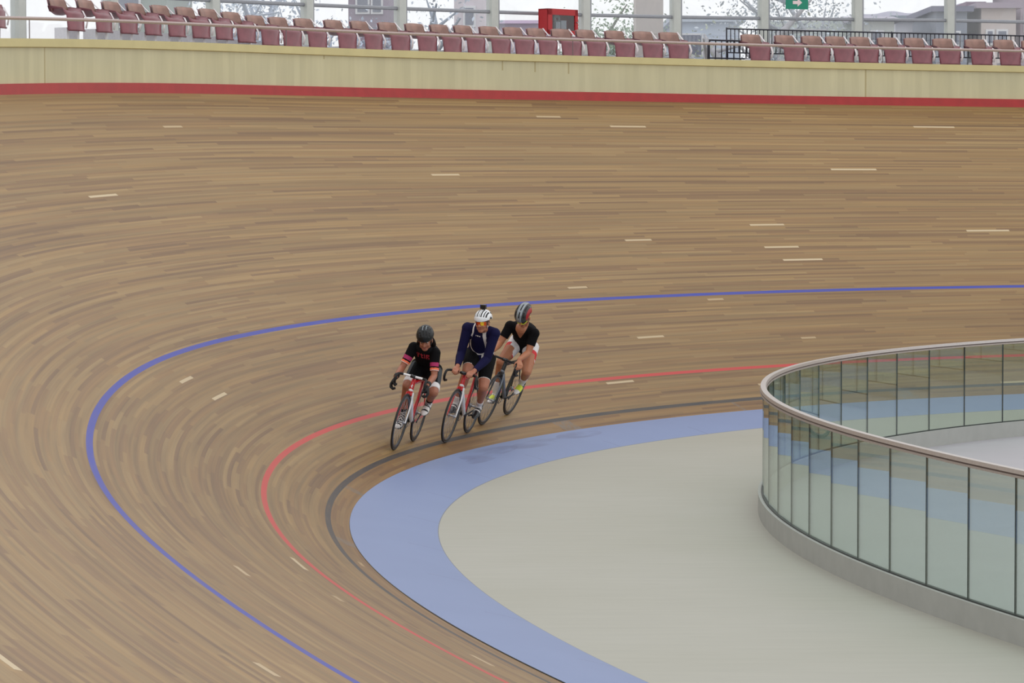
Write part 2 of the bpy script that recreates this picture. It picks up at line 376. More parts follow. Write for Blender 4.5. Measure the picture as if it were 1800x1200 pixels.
def make_seat():
    root = empty('stadium_seat')
    outer, inner, fs, fs2, rim, K, ny = seat_shell()
    MB().add(outer+inner, fs+fs2+rim).build('pan', M_seat, root)
    # back panel, a separate face, dusty and coloured as warmly lit
    bk = MB(); n = 11; vs = []
    for z, hw, x in ((.235, .19, .352), (.30, .186, .372), (.38, .178, .400), (.432, .165, .424)):
        for j in range(n):
            t = -1+2*j/(n-1); vs.append((x-.05*t*t-.006, hw*t, z-.012*t*t*(z > .4)))
    f = [(k*n+j, k*n+j+1, (k+1)*n+j+1, (k+1)*n+j) for k in range(3) for j in range(n-1)]; L = len(vs)
    bk.add(vs+[(x+.014, y, z) for x, y, z in vs], f+[tuple(i+L for i in q[::-1]) for q in f]
           + [(j, j+L, j+1+L, j+1) for j in range(n-1)] + [(3*n+j, 3*n+j+1, 3*n+j+1+L, 3*n+j+L) for j in range(n-1)]
           + [(k*n, (k+1)*n, (k+1)*n+L, k*n+L) for k in range(3)] + [(k*n+n-1, k*n+n-1+L, (k+1)*n+n-1+L, (k+1)*n+n-1) for k in range(3)])
    b = bk.build('backrest', M_seatback, root)
    for y in (-.12, .12): MB().box((.20, y, -.13), (.20, .05, .30)).build('pedestal', M_ped, root, False)
    w = MB().loft([(.03, -.2, .02), (.02, -.222, .12), (.10, -.228, .25), (.28, -.232, .30), (.36, -.222, .37), (.40, -.195, .43)], [(.006, .02)]*6, 8, ends='flat')
    w.build('wrapping_edge', M_film, root)
    return root
SEATX = [-9.14, -7.76, -7.27, -6.85, -6.44, -6.04, -5.64, -5.26, -4.9, -4.51, -4.16, -3.76, -3.29, -2.88, -2.47, -2.06, -1.68, -1.32, -0.95, -0.6, -0.25, 0.09, 0.46, 0.87, 1.27, 1.64,
         2.80, 3.28, 3.64, 3.98, 4.32, 4.69, 5.06, 5.44, 5.88, 6.27, 6.66]
ordn = ['', 'first', 'second', 'third', 'fourth', 'fifth', 'sixth', 'seventh', 'eighth', 'ninth', 'tenth', 'eleventh', 'twelfth']
def seat_label(i):
    if i == 0: return 'maroon plastic stand seat alone at the far left end of the parapet'
    if i <= 10: return 'maroon plastic stand seat, %s to the right of the wide gap at left' % ordn[i]
    if i <= 19: return 'maroon plastic stand seat, %s to the left of the red hose cabinet' % ordn[20-i]
    if i == 20: return 'maroon plastic stand seat under the left half of the red hose cabinet'
    if i == 21: return 'maroon plastic stand seat under the right half of the red hose cabinet'
    if i <= 25: return 'maroon plastic stand seat, %s to the right of the red hose cabinet' % ordn[i-21]
    return 'maroon plastic stand seat, %s to the right of the low black gate' % ordn[i-25]
def copy_tree(o, parent=None):
    c = o.copy(); col.objects.link(c)
    if parent is not None: c.parent = parent
    for ch in list(o.children): copy_tree(ch, c)
    return c
proto = make_seat()
for i, s in enumerate(SEATX):
    o = proto if i == 0 else copy_tree(proto)
    dz = float(np.interp(s, [-9, -7.76, -5.26, -4.4, 0, 8], [.17, .155, .112, .045, .036, .06]))
    c, n, t, th = cur(s); o.location = stand(s, .6, dz)
    o.rotation_euler = (0, 0, math.atan2(n[1], n[0]) + random.uniform(-.05, .05))
    o.scale = (1, 1.0, 1)
    tag(o, seat_label(i), 'seat', 'maroon seats in the front row of the stand')

# ------------------------------------------------------------------ glazed facade behind the terrace
POST = [-14.6, -13.25, -11.9, -10.55, -9.2, -7.8, -6.43, -5.07, -3.61, -2.29, -1.01, .24, 1.47, 2.67, 3.82, 5.04, 6.23, 7.4]
M_post = mat('facade_post_paint', (196, 199, 192), .45, var=.04, scale=8)
M_tran = mat('transom_metal', (150, 152, 158), .4, .3, .05)
M_pane = glass_material('dusty_pane', (252, 253, 254), 1.45, 0., .07)
for k in range(len(POST)-1):
    a, b = POST[k], POST[k+1]; mid = (a+b)/2
    w = empty('window_%d' % (k+1), stand(mid, 3., -.12)); tag(w, kind='structure', label='tall facade window bay with pale posts and one transom'); o0 = V3(*w.location)
    A, B = stand(a, 3., 0) - o0, stand(b, 3., 0) - o0; d = unit((B-A)*V3(1, 1, 0)); R = np.c_[d, np.cross([0, 0, 1], d), [0, 0, 1]]
    wd = .135 if k > 8 else .15
    MB().box(A+V3(0, 0, 1.55), (wd, .16, 3.4), R).build('post', M_post, w, False)
    MB().box(A+R[:, 0]*(wd/2+.022)+V3(0, 0, 1.55), (.04, .1, 3.4), R).build('jamb', M_tran, w, False)
    za = float(np.interp(a, [-9, -3.4, 1.9, 6.8], [.80, .812, .826, .911])); zb2 = float(np.interp(b, [-9, -3.4, 1.9, 6.8], [.80, .812, .826, .911]))
    MB().loft([A+V3(0, 0, za), B+V3(0, 0, zb2)], (.03), 6, ref=(0, 0, 1), ends='flat').build('transom', M_tran, w, False)
    MB().box((A+B)/2+V3(0, 0, 3.2), (np.linalg.norm((B-A)[:2]), .2, .25), R).build('head_beam', M_post, w, False)
    MB().box((A+B)/2+V3(0, 0, -.10), (np.linalg.norm((B-A)[:2]), .14, .16), R).build('sill', mat('sill_concrete', (150, 140, 148), .7), w, False)
    nn = R[:, 1]*.004; pa, pb = A+V3(0, 0, -.02), B+V3(0, 0, -.02); up = V3(0, 0, 3.1)
    MB().add([pa-nn, pb-nn, pb+up-nn, pa+up-nn, pa+nn, pb+nn, pb+up+nn, pa+up+nn], [(0,1,2,3),(7,6,5,4),(0,4,5,1),(1,5,6,2),(2,6,7,3),(3,7,4,0)]).build('pane', M_pane, w, False)

# red hose cabinet hung on the facade post
s0, s1 = .675, 1.165
c, n, t, th = cur((s0+s1)/2); P = stand((s0+s1)/2, 2.45, .455)
wid = float(np.linalg.norm(stand(s1, 2.2)-stand(s0, 2.2)))
cab = empty('fire_hose_cabinet', P); cab.rotation_euler = (0, 0, math.atan2(n[1], n[0]) + .20)
M_red = mat('cabinet_red', (176, 18, 26), .35, var=.05); h = .42
# local axes: +x away from the track, y along the parapet
MB().box((.20, 0, h/2), (.02, wid, h)).box((.10, wid/2-.01, h/2), (.2, .02, h)).box((.10, -wid/2+.01, h/2), (.2, .02, h)).box((.1, 0, h-.01), (.2, wid, .02)).box((.1, 0, .01), (.2, wid, .02)).build('case', M_red, cab, False)
fr = MB().box((0, 0, h-.05), (.025, wid, .10)).box((0, 0, .035), (.025, wid, .07)).box((0, wid/2-.05, h/2), (.025, .10, h)).box((0, -wid/2+.035, h/2), (.025, .07, h)).build('door', M_red, cab, False)
MB().box((0, .01, h/2-.01), (.006, wid-.15, h-.16)).build('door_glass', glass_material('cabinet_glass', (225, 228, 232), 1.5), fr, False)
MB().ball((-.02, -wid/2+.035, h/2), .012).build('latch', mat('latch_metal', (140, 140, 140), .3, .8), fr)
hs = MB()
for q in range(5): hs.loft([(.13, .07*math.cos(x)*(1-.13*q), .26+.07*math.sin(x)*(1-.13*q)) for x in np.linspace(0, 6.283, 20)[:-1]], .011, 8, closed=True)
hs.build('hose', mat('canvas_hose', (205, 196, 186), .8), cab)
MB().box((.05, -.055, .15), (.05, .13, .17)).box((.05, .085, .14), (.05, .11, .14)).build('extinguisher_pack', mat('pale_pack', (214, 212, 208), .6), cab, False)
for y in (-wid/2+.05, wid/2-.05): MB().box((.12, y, -.29), (.04, .04, .57)).build('leg', M_red, cab, False)
tag(cab, 'red fire hose cabinet with a glass door, behind the seats', 'fire cabinet')

# green arrow exit sign
sg = empty('exit_sign', stand(4.17, 2.75, 1.02)); c, n, t, th = cur(4.17); sg.rotation_euler = (0, 0, math.atan2(n[1], n[0]))
sw = float(np.linalg.norm(stand(4.319, 2.8)-stand(4.028, 2.8)))
MB().box((0, 0, .14), (.012, sw, .28)).build('panel', mat('exit_green', (22, 138, 110), .5), sg, False)
ar = [(-.085, -.028), (.01, -.028), (.01, -.07), (.10, .0), (.01, .07), (.01, .028), (-.085, .028)]
MB().add([(-.009, -y, z+.115) for y, z in ar]+[(-.005, -y, z+.115) for y, z in ar], [tuple(range(7)), tuple(range(13, 6, -1))]+[(j, (j+1) % 7, 7+(j+1) % 7, 7+j) for j in range(7)]).build('arrow', mat('sign_white', (236, 214, 214), .5), sg, False)
MB().box((.0, 0, -.1), (.008, .012, .22)).box((.0, 0, 1.0), (.008, .012, 1.5)).build('hanger', M_tran, sg, False)
tag(sg, 'green exit sign with a white arrow pointing right, in the facade window', 'sign')

# low black gate in the gap and the picket railing behind the right-hand seats
M_blk = mat('black_railing', (44, 44, 54), .4, .3)
def railing(name, sa, sb, off, z0, z1, step, r, label, cat, inset=0., hoop=False):
    c0 = stand((sa+sb)/2, off); e = empty(name, c0); q = lambda s, z: stand(s, off, z) - c0
    ss = np.linspace(sa, sb, max(2, int((sb-sa)/.25)+1))
    MB().loft([q(s, z1) for s in ss], r*1.5, 8).build('top_rail', M_blk, e); MB().loft([q(s, z0+inset) for s in ss], r*1.3, 8).build('bottom_rail', M_blk, e)
    for s in np.arange(sa, sb+.001, step): MB().loft([q(s, z0), q(s, z1)], r, 6, ends='flat').build('bar', M_blk, e)
    if hoop:
        MB().loft([q(sa-.02, -.12), q(sa-.02, z1-.05), q(sa+.02, z1), q(sa+.10, z1)], r*1.4, 8).build('end_post', M_blk, e); MB().loft([q(sb, -.12), q(sb, z1)], r*1.4, 8).build('end_post', M_blk, e)
    else:
        for s in (sa, (sa+sb)/2, sb): MB().loft([q(s, -.12), q(s, z1+.01)], r*1.5, 8).build('support_post', M_blk, e)
    return tag(e, label, cat)
railing('barrier_gate', 2.342, 2.904, 1.2, .055, .37, .085, .010, 'low black metal gate in the gap between the seats', 'gate', .02, True)
railing('picket_railing', 2.85, 7.3, 1.8, .20, .60, .056, .0085, 'long dark picket railing behind the seats right of the gate', 'railing')

# ------------------------------------------------------------------ glass fence round the infield
M_glass = glass_material('fence_glass', (230, 239, 234), 1.72)
M_rail = mat('brushed_rail', (186, 180, 176), .35, .5, .05); M_gask = mat('dark_gasket', (38, 46, 44), .5); M_kerb = mat('kerb_concrete', (166, 168, 163), .7, var=.05, scale=5)
fi = np.arange(200, 700)
FP = np.array([[CUR[i, 0]-NOR[i, 0]*FD(i), CUR[i, 1]-NOR[i, 1]*FD(i)] for i in fi])
arc = np.concatenate([[0], np.cumsum(np.linalg.norm(np.diff(FP, axis=0), axis=1))])
ZB, HG = .055*G, .94*G
fence = empty('glass_fence', (FP[250][0], FP[250][1], ZC)); o0 = V3(*fence.location)
tag(fence, 'curved frameless glass fence with a metal top rail around the infield', 'fence')
dense = [V3(np.interp(a, arc, FP[:, 0]), np.interp(a, arc, FP[:, 1]), 0) for a in np.arange(0, arc[-1], .15)]
def sweep(prof, name, m_, parent=fence):                     # profile (across, z) swept along the fence
    K = len(prof); rows = []
    for k, p in enumerate(dense):
        t = unit(dense[min(k+1, len(dense)-1)] - dense[max(k-1, 0)]); nrm = V3(-t[1], t[0], 0)
        rows += [p + nrm*a + V3(0, 0, z) - o0 for a, z in prof]
    n = len(dense); fs = [(k*K+j, k*K+(j+1) % K, (k+1)*K+(j+1) % K, (k+1)*K+j) for k in range(n-1) for j in range(K)]
    return MB().add(rows, fs+[tuple(range(K)), tuple((n-1)*K+j for j in range(K))[::-1]]).build(name, m_, parent, False)
sweep([(-.05, ZC), (.05, ZC), (.05, ZB-.004), (-.05, ZB-.004)], 'kerb', M_kerb)
sweep([(-.018, ZB-.004), (.018, ZB-.004), (.018, ZB+.008), (-.018, ZB+.008)], 'base_gasket', M_gask)
zt_ = ZB+HG
rl = sweep([(-.034, zt_+.012), (-.027, zt_+.042), (.027, zt_+.042), (.034, zt_+.012)], 'top_rail', M_rail)
sweep([(-.026, zt_-.002), (-.026, zt_+.011), (.026, zt_+.011), (.026, zt_-.002)], 'rail_gasket', mat('rail_gasket_brown', (92, 78, 72), .5), rl)  # brown gasket strip between the top rail and its channel
sweep([(-.034, zt_-.018), (-.034, zt_-.001), (.034, zt_-.001), (.034, zt_-.018)], 'rail_channel', mat('rail_channel_metal', (176, 166, 158), .4, .4), rl)
i22 = int(np.argmin(abs(S[fi]+22.0))); ph = arc[i22] % .893
ja = np.arange(ph, arc[-1], .893)
for k in range(len(ja)-1):
    A = V3(np.interp(ja[k], arc, FP[:, 0]), np.interp(ja[k], arc, FP[:, 1]), 0); B = V3(np.interp(ja[k+1], arc, FP[:, 0]), np.interp(ja[k+1], arc, FP[:, 1]), 0)
    d = unit(B-A); nn = V3(-d[1], d[0], 0)*.006; A2, B2 = A+d*.006-o0, B-d*.006-o0; z0, z1 = V3(0, 0, ZB), V3(0, 0, zt_)
    g_ = MB().add([A2-nn+z0, B2-nn+z0, B2-nn+z1, A2-nn+z1, A2+nn+z0, B2+nn+z0, B2+nn+z1, A2+nn+z1], [(0,1,2,3),(7,6,5,4),(0,4,5,1),(1,5,6,2),(2,6,7,3),(3,7,4,0)]).build('glass_panel', M_glass, fence, False)
    R = np.c_[d, nn/.006, [0, 0, 1]]
    MB().box(B-o0+V3(0, 0, (ZB+zt_)/2), (.011, .014, HG-.02), R).build('joint_seal', M_gask, g_, False)

# ------------------------------------------------------------------ outdoors beyond the facade
MB().add([(-90, -40, -2.2), (60, -40, -2.2), (60, 130, -2.2), (-90, 130, -2.2)], [(0, 1, 2, 3)]).build('ground', mat('outdoor_ground', (150, 146, 134), .9, scale=.5), smooth=False)
tag(bpy.data.objects['ground'], kind='structure', label='pale ground outside the velodrome')
GZ = -2.2
def house(name, px0, px1, D, pytop, wall, label, depth=7., roof=None, wins=(), cat='building', roofrgb=(120, 100, 110)):
    A, B = at(px0, pytop, D), at(px1, pytop, D); top = (A[2]+B[2])/2; d = unit((B-A)*V3(1, 1, 0)); n = np.cross([0, 0, 1], d); n = n if n @ FW > 0 else -n
    wd = float(np.linalg.norm((B-A)[:2])); mid = (A+B)/2; e = empty(name, (mid[0], mid[1], GZ)); R = np.c_[d, n, [0, 0, 1]]; H = top-GZ
    MB().box(n*depth/2+V3(0, 0, H/2), (wd, depth, H), R).build('wall', mat('wall_%d_%d_%d' % wall, wall, .8, var=.05, scale=1.), e, False)
    if roof == 'gable':
        h = .22; c0 = V3(0, 0, H); x = d*(wd/2+.25); a, b = -n*.3, n*(depth+.3)
        vs = [c0-x+a, c0+x+a, c0+x+b, c0-x+b, c0-x+n*depth/2+V3(0, 0, h), c0+x+n*depth/2+V3(0, 0, h)]
        MB().add(vs, [(0, 1, 5, 4), (2, 3, 4, 5), (0, 4, 3), (1, 2, 5), (0, 3, 2, 1)]).build('roof', mat('roof_%d_%d_%d' % roofrgb, roofrgb, .8, var=.1, scale=3.), e, False)
    elif roof == 'slab':
        MB().box(n*depth/2+V3(0, 0, H+.06), (wd+.3, depth+.4, .14), R).build('roof', mat('roof_%d_%d_%d' % roofrgb, roofrgb, .8), e, False)
    for (fx, pz, ww, hh) in wins:                          # fx 0..1 across, pz metres below the wall top
        f = MB().box(d*(fx-.5)*wd - n*.02 + V3(0, 0, H-pz), (ww, .08, hh), R).build('window', mat('house_window_frame', (226, 226, 230), .5), e, False)
        MB().box(d*(fx-.5)*wd - n*.05 + V3(0, 0, H-pz), (ww-.1, .06, hh-.1), R).build('pane', mat('house_window_glass', (108, 112, 130), .2), f, False)
    return tag(e, label, cat)
house('building', 178, 292, 74, -60, (152, 162, 156), 'grey green building block seen behind the seats at upper left', 6, 'slab', [(.3, .9, .9, 1.0)])
house('building', 612, 684, 80, -40, (150, 134, 152), 'dull mauve building seen behind seats left of centre', 6, 'slab', [(.35, .65, .35, .5), (.7, .65, .3, .5)])
house('building', 798, 852, 78, -30, (216, 206, 214), 'pale pinkish house wall seen left of the bright open sky', 6, 'slab', [(.5, .8, .3, .5)])
house('shed', 860, 975, 92, 42, (206, 198, 214), 'low lilac shed with a sloping roof left of the red cabinet', 5, 'gable', (), 'shed', (170, 150, 176))
house('concrete_pier', 1118, 1166, 60, -60, (196, 186, 180), 'broad beige concrete pier standing just outside the facade glass', 1.2, None, (), 'pier')
house('building', 1186, 1300, 84, 38, (196, 208, 226), 'pale blue building wall behind the bare grey tree', 6, 'slab', [(.2, .6, .8, .6)], roofrgb=(190, 200, 214))
house('boundary_wall', 1345, 1500, 86, 37, (196, 204, 196), 'pale green grey boundary wall below the leafy grey tree', .4, None, (), 'wall')
house('house', 1512, 1572, 84, 36, (204, 208, 206), 'low white house left of the narrow blue one, beyond the railing', 5, 'gable', [(.5, .5, .35, .5)], roofrgb=(176, 170, 184))
house('house', 1574, 1640, 90, 36, (214, 214, 222), 'white house with a grey flat roof right of the hill foot', 5, 'slab', [(.2, .6, .25, .6), (.72, .5, .4, .45)], roofrgb=(150, 160, 170))
house('house', 1646, 1700, 84, 20, (138, 144, 158), 'slate grey house wall beside the facade post at right', 5, 'slab', [(.6, .7, .3, .4)], roofrgb=(120, 120, 140))
house('house', 1706, 1722, 90, 12, (164, 140, 156), 'narrow mauve house between grey and beige walls at far right', 5, 'slab', [(.5, .8, .25, .5)], roofrgb=(140, 116, 136))
house('house', 1725, 1786, 84, 14, (206, 194, 190), 'beige house front with two pale windows at far right', 5, 'slab', [(.25, .75, .22, .4), (.6, .75, .3, .4)], roofrgb=(170, 156, 170))
house('house', 1794, 1880, 86, -20, (176, 160, 172), 'lilac house running out of the frame at upper right', 5, 'slab', [(.2, .9, .35, .5)], roofrgb=(120, 120, 150))
# hill
hv = []; nx, ny_ = 40, 8
for a in range(nx):
    for b in range(ny_):
        px = 1490 + (1720-1490)*a/(nx-1); t = a/(nx-1); crest = 34 - 26*t**.7 - 3*math.sin(9*t) - 2*math.sin(23*t)
        top = at(px, crest, 180); y = b/(ny_-1); p = at(px, crest, 180 - 40*(1-y)); hv.append((p[0], p[1], GZ + (top[2]-GZ)*math.sin(y*math.pi/2)))
MB().add(hv, [(a*ny_+b, (a+1)*ny_+b, (a+1)*ny_+b+1, a*ny_+b+1) for a in range(nx-1) for b in range(ny_-1)]).build('hill', mat('hazy_hill', (166, 164, 180), .9, var=.1, scale=.3))
tag(bpy.data.objects['hill'], 'distant hazy hill rising to the right behind white houses', 'hill')
def tree(px, D, crown_r, hcrown, label, leaf, bark, seed, leaves=900, branches=9, trunk_r=.14, spread=1., leafsize=.042):
    r_ = np.random.default_rng(seed); base = at(px, 60, D); e = empty('tree', (base[0], base[1], GZ)); tr = MB()
    tr.loft([(0, 0, 0), (.05, .03, 2.5), (-.04, .05, hcrown*.62), (.02, 0, hcrown*.8)], [trunk_r*1.3, trunk_r, trunk_r*.8, trunk_r*.5], 10)
    tips = []
    for k in range(branches):
        a = r_.uniform(0, 6.283); z0 = hcrown*r_.uniform(.6, .8); L = crown_r*r_.uniform(.6, 1.1)*spread
        p0 = V3(0, 0, z0); p2 = p0 + V3(math.cos(a)*L, math.sin(a)*L, L*r_.uniform(.5, 1.3)); p1 = (p0+p2)/2 + V3(*(r_.normal(0, .12, 3)))
        tr.loft([p0, p1, p2], [trunk_r*.55, trunk_r*.36, trunk_r*.12], 7); tips += [p1, p2]
        for q in range(2):
            p3 = p1 + r_.normal(0, .5, 3)*crown_r*.6; tr.loft([p1, p3], [trunk_r*.25, trunk_r*.07], 5); tips.append(p3)
    tr.build('trunk', mat('bark_%d_%d_%d' % bark, bark, .85, var=.15, scale=6), e)
    lf = MB()
    for k in range(leaves*4):
        c0 = tips[r_.integers(len(tips))] + r_.normal(0, .3, 3)*crown_r*.6; a = unit(r_.normal(0, 1, 3)); b = unit(np.cross(a, r_.normal(0, 1, 3))); sz = leafsize*r_.uniform(.6, 1.5)
        lf.add([c0-a*sz, c0-b*sz*.5, c0+a*sz, c0+b*sz*.5], [(0, 1, 2, 3)])
    tag(lf.build('foliage', mat('leaf_%d_%d_%d' % leaf, leaf, .7, var=.3, scale=2.), e, False), kind='stuff')
    return tag(e, label, 'tree')
GRN, BRK = (146, 166, 140), (126, 128, 138)  # leaf and bark colours of the trees brightened to carry outdoor haze
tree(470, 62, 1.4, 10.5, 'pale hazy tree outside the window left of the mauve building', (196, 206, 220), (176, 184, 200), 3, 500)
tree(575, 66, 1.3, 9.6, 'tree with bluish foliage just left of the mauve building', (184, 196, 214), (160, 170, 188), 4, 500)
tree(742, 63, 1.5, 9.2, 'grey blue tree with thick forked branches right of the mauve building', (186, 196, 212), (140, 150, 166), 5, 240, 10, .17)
tree(1055, 72, 1.3, 10., 'green leafy tree between the red cabinet and the beige pier', GRN, (120, 118, 110), 6, 1500, 10, .12)
tree(1104, 66, .9, 9., 'smaller green tree close beside the beige pier', (138, 160, 146), (120, 118, 110), 8, 900, 8, .1)
tree(1290, 64, 1.7, 9.3, 'nearly bare grey tree with a thick trunk behind the low gate', (172, 180, 164), (166, 164, 168), 12, 160, 13, .2)
tree(1212, 75, 1.2, 9.2, 'slim bare tree just right of the facade post by the pier', (160, 172, 146), (158, 158, 154), 13, 200, 9, .11)
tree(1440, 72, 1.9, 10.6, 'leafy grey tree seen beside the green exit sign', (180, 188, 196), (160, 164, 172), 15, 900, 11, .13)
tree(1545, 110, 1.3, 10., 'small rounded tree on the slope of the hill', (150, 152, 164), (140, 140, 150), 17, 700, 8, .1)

# ------------------------------------------------------------------ bicycles
Y = V3(0, 1, 0)
M_tyre = mat('tyre_rubber', (30, 27, 27), .6); M_black = mat('black_carbon', (26, 26, 29), .32, coat=.3); M_steel = mat('spoke_steel', (160, 160, 165), .3, .9)
M_alloy = mat('alloy', (172, 172, 176), .3, .8); M_tape = mat('black_bar_tape', (24, 22, 24), .7); M_saddle = mat('saddle_black', (22, 22, 24), .45)
M_bred = mat('bike_red', (204, 26, 32), .25, coat=.5); M_bwhite = mat('bike_white', (232, 230, 230), .25, coat=.5); M_grey = mat('bike_grey', (116, 122, 132), .3, .3)
WR = .331; AX = .475
def wheel(parent, name, x, rim_depth, rim_m, deco=None):
    w = empty(name); w.parent = parent; w.location = (x, 0, WR)
    N_ = 56; ring = lambda r: [(r*math.cos(a), 0, r*math.sin(a)) for a in np.linspace(0, 2*math.pi, N_+1)[:-1]]
    MB().loft(ring(WR-.0115), .0115, 10, ref=Y, closed=True).build('tyre', M_tyre, w)
    MB().loft(ring(WR-.024-rim_depth/2), [(.0095, rim_depth/2)]*N_, 10, ref=Y, closed=True).build('rim', rim_m, w)
    MB().loft([(0, -.05, 0), (0, .05, 0)], .011, 12, ends='flat').loft([(0, -.034, 0), (0, -.030, 0)], .024, 14, ends='flat').loft([(0, .030, 0), (0, .034, 0)], .024, 14, ends='flat').build('hub', M_alloy, w)
    sp = MB(); ns = 24
    for k in range(ns):
        a = 2*math.pi*k/ns; b = a + (.9 if k % 4 < 2 else -.9); y = .032 if k % 2 else -.032; ro = WR-.026-rim_depth
        sp.loft([(.022*math.cos(b), y, .022*math.sin(b)), (ro*math.cos(a), 0, ro*math.sin(a))], .0013, 4, ends='flat')
    sp.build('spokes', M_steel, w); return w
def bicycle(spec):
    root = empty('bicycle', M=spec['M']); tag(root, spec['label'], 'bicycle', 'track bicycles of the three riders')
    BB = V3(-.09, 0, .285); ca = spec['crank']; st = spec.get('saddle', .92)
    HT0, HT1 = V3(.318, 0, .672), V3(.286, 0, .79); RA = V3(-AX, 0, WR); STt = V3(-.252, 0, .76)
    c1, c2, cs = spec['frame'], spec['accent'], spec['stays']
    fr = MB().loft([HT0-V3(-.004, 0, .012), HT1+V3(-.003, 0, .012)], [.026, .024], 14)                     # head tube
    fr.loft([HT1-V3(-.006, 0, .022), STt+V3(.0, 0, -.005)], [(.017, .022), (.014, .018)], 12, ref=Y)           # top tube
    fr.loft([BB, BB*.45+STt*.55, STt], [(.018, .026), (.016, .024), (.016, .02)], 12, ref=Y)                    # seat tube
    frame = fr.build('frame', c1, root)
    MB().loft([HT0+V3(0, 0, .012), (HT0+BB)/2+V3(0, 0, .008), BB], [(.027, .027), (.026, .028), (.024, .026)], 14, ref=Y).build('down_tube', c2, frame)
    MB().loft([BB-V3(0, .036, 0), BB+V3(0, .036, 0)], .024, 14, ends='flat').build('bottom_bracket', M_black, frame)
    sy = MB()
    for y in (-1, 1):
        sy.loft([STt+V3(-.012, y*.018, -.03), RA+V3(0, y*.058, 0)], [.008, .007], 8); sy.loft([BB+V3(-.02, y*.03, 0), RA+V3(0, y*.058, 0)], [(.009, .014), (.008, .009)], 8, ref=Y)
    sy.build('rear_stays', cs, frame)
    if spec.get('logo'):
        L = [(0, .024), (.016, .004), (.006, .003), (.010, -.022), (-.012, .002), (-.002, .004)]
        MB().add([(.330-z*.27+.0005, y, .735+z) for y, z in L]+[(.326-z*.27, y, .735+z) for y, z in L], [tuple(range(6)), tuple(range(11, 5, -1))]+[(j, (j+1) % 6, 6+(j+1) % 6, 6+j) for j in range(6)]).build('badge', M_bwhite, frame, False)
    fk = MB().loft([HT0+V3(.002, 0, -.012), HT0+V3(.008, 0, -.035)], [(.03, .024), (.045, .022)], 12, ref=Y)
    fk = fk.build('fork', spec['fork'], root)
    for y in (-1, 1):
        MB().loft([HT0+V3(.006, y*.036, -.02), HT0*.55+V3(AX, 0, WR)*.45+V3(-.012, y*.050, 0), V3(AX, y*.053, WR)], [(.012, .022), (.010, .017), (.008, .010)], 10, ref=Y).build('fork_blade', spec['blade'] if y > 0 else spec['fork'], fk)
    MB().loft([STt+V3(.005, 0, -.02), V3(-.252-.29*(st-.06-.76), 0, st-.055)], .0135, 12, ends='flat').build('seatpost', M_black, root)
    sx = -.262-.29*(st-.06-.76)
    MB().loft([(sx-.14, 0, st-.008), (sx-.09, 0, st-.002), (sx-.02, 0, st-.008), (sx+.06, 0, st-.012), (sx+.135, 0, st-.02)], [(.06, .02), (.068, .024), (.045, .02), (.024, .018), (.016, .014)], 16, ref=Y).build('saddle', spec.get('saddle_m', M_saddle), root)
    bw, bh, bx = spec['bar_w'], spec['bar_h'], .375
    MB().loft([HT1+V3(-.004, 0, .015), HT1+V3(-.01, 0, .045)], .019, 12, ends='flat').loft([HT1+V3(-.01, 0, .035), V3(bx, 0, bh)], [.019, .017], 12).loft([(bx, -.028, bh), (bx, .028, bh)], .021, 12, ends='flat').build('stem', M_black, root)
    hb = empty('handlebar'); hb.parent = root
    top = [(bx, -bw+.03, bh), (bx, -.06, bh), (bx, .06, bh), (bx, bw-.03, bh)]
    MB().loft(top, .0135, 12).build('bar_tops', spec['tops'], hb)
    dr = spec.get('drop', .135)
    for y in (-1, 1):
        path = [(bx, y*(bw-.05), bh), (bx+.012, y*(bw-.02), bh), (bx+.045, y*bw, bh-.003), (bx+.08, y*(bw+.004), bh-.018), (bx+.098, y*(bw+.006), bh-.05), (bx+.092, y*(bw+.008), bh-.085), (bx+.065, y*(bw+.01), bh-dr+.02), (bx+.025, y*(bw+.012), bh-dr), (bx-.05, y*(bw+.014), bh-dr-.006)]
        MB().loft(path, .0148, 12).build('drop_bar', M_tape, hb)
    ck = empty('crankset'); ck.parent = root; ck.location = BB
    cr = MB().loft([(.0945*math.cos(a), -.042, .0945*math.sin(a)) for a in np.linspace(0, 2*math.pi, 49)[:-1]], [(.002, .006)]*48, 6, ref=Y, closed=True)
    for k in range(5):
        a = 2*math.pi*k/5; cr.loft([(0, -.042, 0), (.09*math.cos(a), -.042, .09*math.sin(a))], [(.003, .012), (.003, .007)], 6, ref=Y, ends='flat')
    cr.build('chainring', M_black, ck)
    for sgn, y in ((1, -.062), (-1, .062)):                 # right crank at +ca direction, left opposite
        d = V3(math.cos(ca), 0, math.sin(ca))*sgn*.165
        MB().loft([(0, y, 0), d+V3(0, y*1.12, 0)], [(.008, .014), (.007, .010)], 10, ref=Y).build('crank_arm', M_black, ck)
        MB().loft([d+V3(0, y*1.1, 0), d+V3(0, y*1.1+math.copysign(.06, y), 0)], .006, 8).box(d+V3(0, y*1.1+math.copysign(.038, y), 0), (.07, .05, .016)).build('pedal', M_black, ck)
    ch = MB(); pts = []
    for a in np.linspace(-math.pi/2, math.pi/2, 12): pts.append(BB+V3(.099*math.cos(a), -.042, .099*math.sin(a)))
    for a in np.linspace(math.pi/2, 3*math.pi/2, 10): pts.append(RA+V3(.032*math.cos(a), -.042, .032*math.sin(a)))
    ch.loft(pts, [(.003, .004)]*len(pts), 6, ref=Y, closed=True).build('chain', M_alloy, root)
    MB().loft([RA+V3(0, -.045, 0), RA+V3(0, -.039, 0)], .032, 16, ends='flat').build('cog', M_alloy, root)
    wheel(root, 'front_wheel', AX, spec['rim'][0], spec['rim_m']); wheel(root, 'rear_wheel', -AX, spec['rim'][1], spec['rim_m'])
    return root
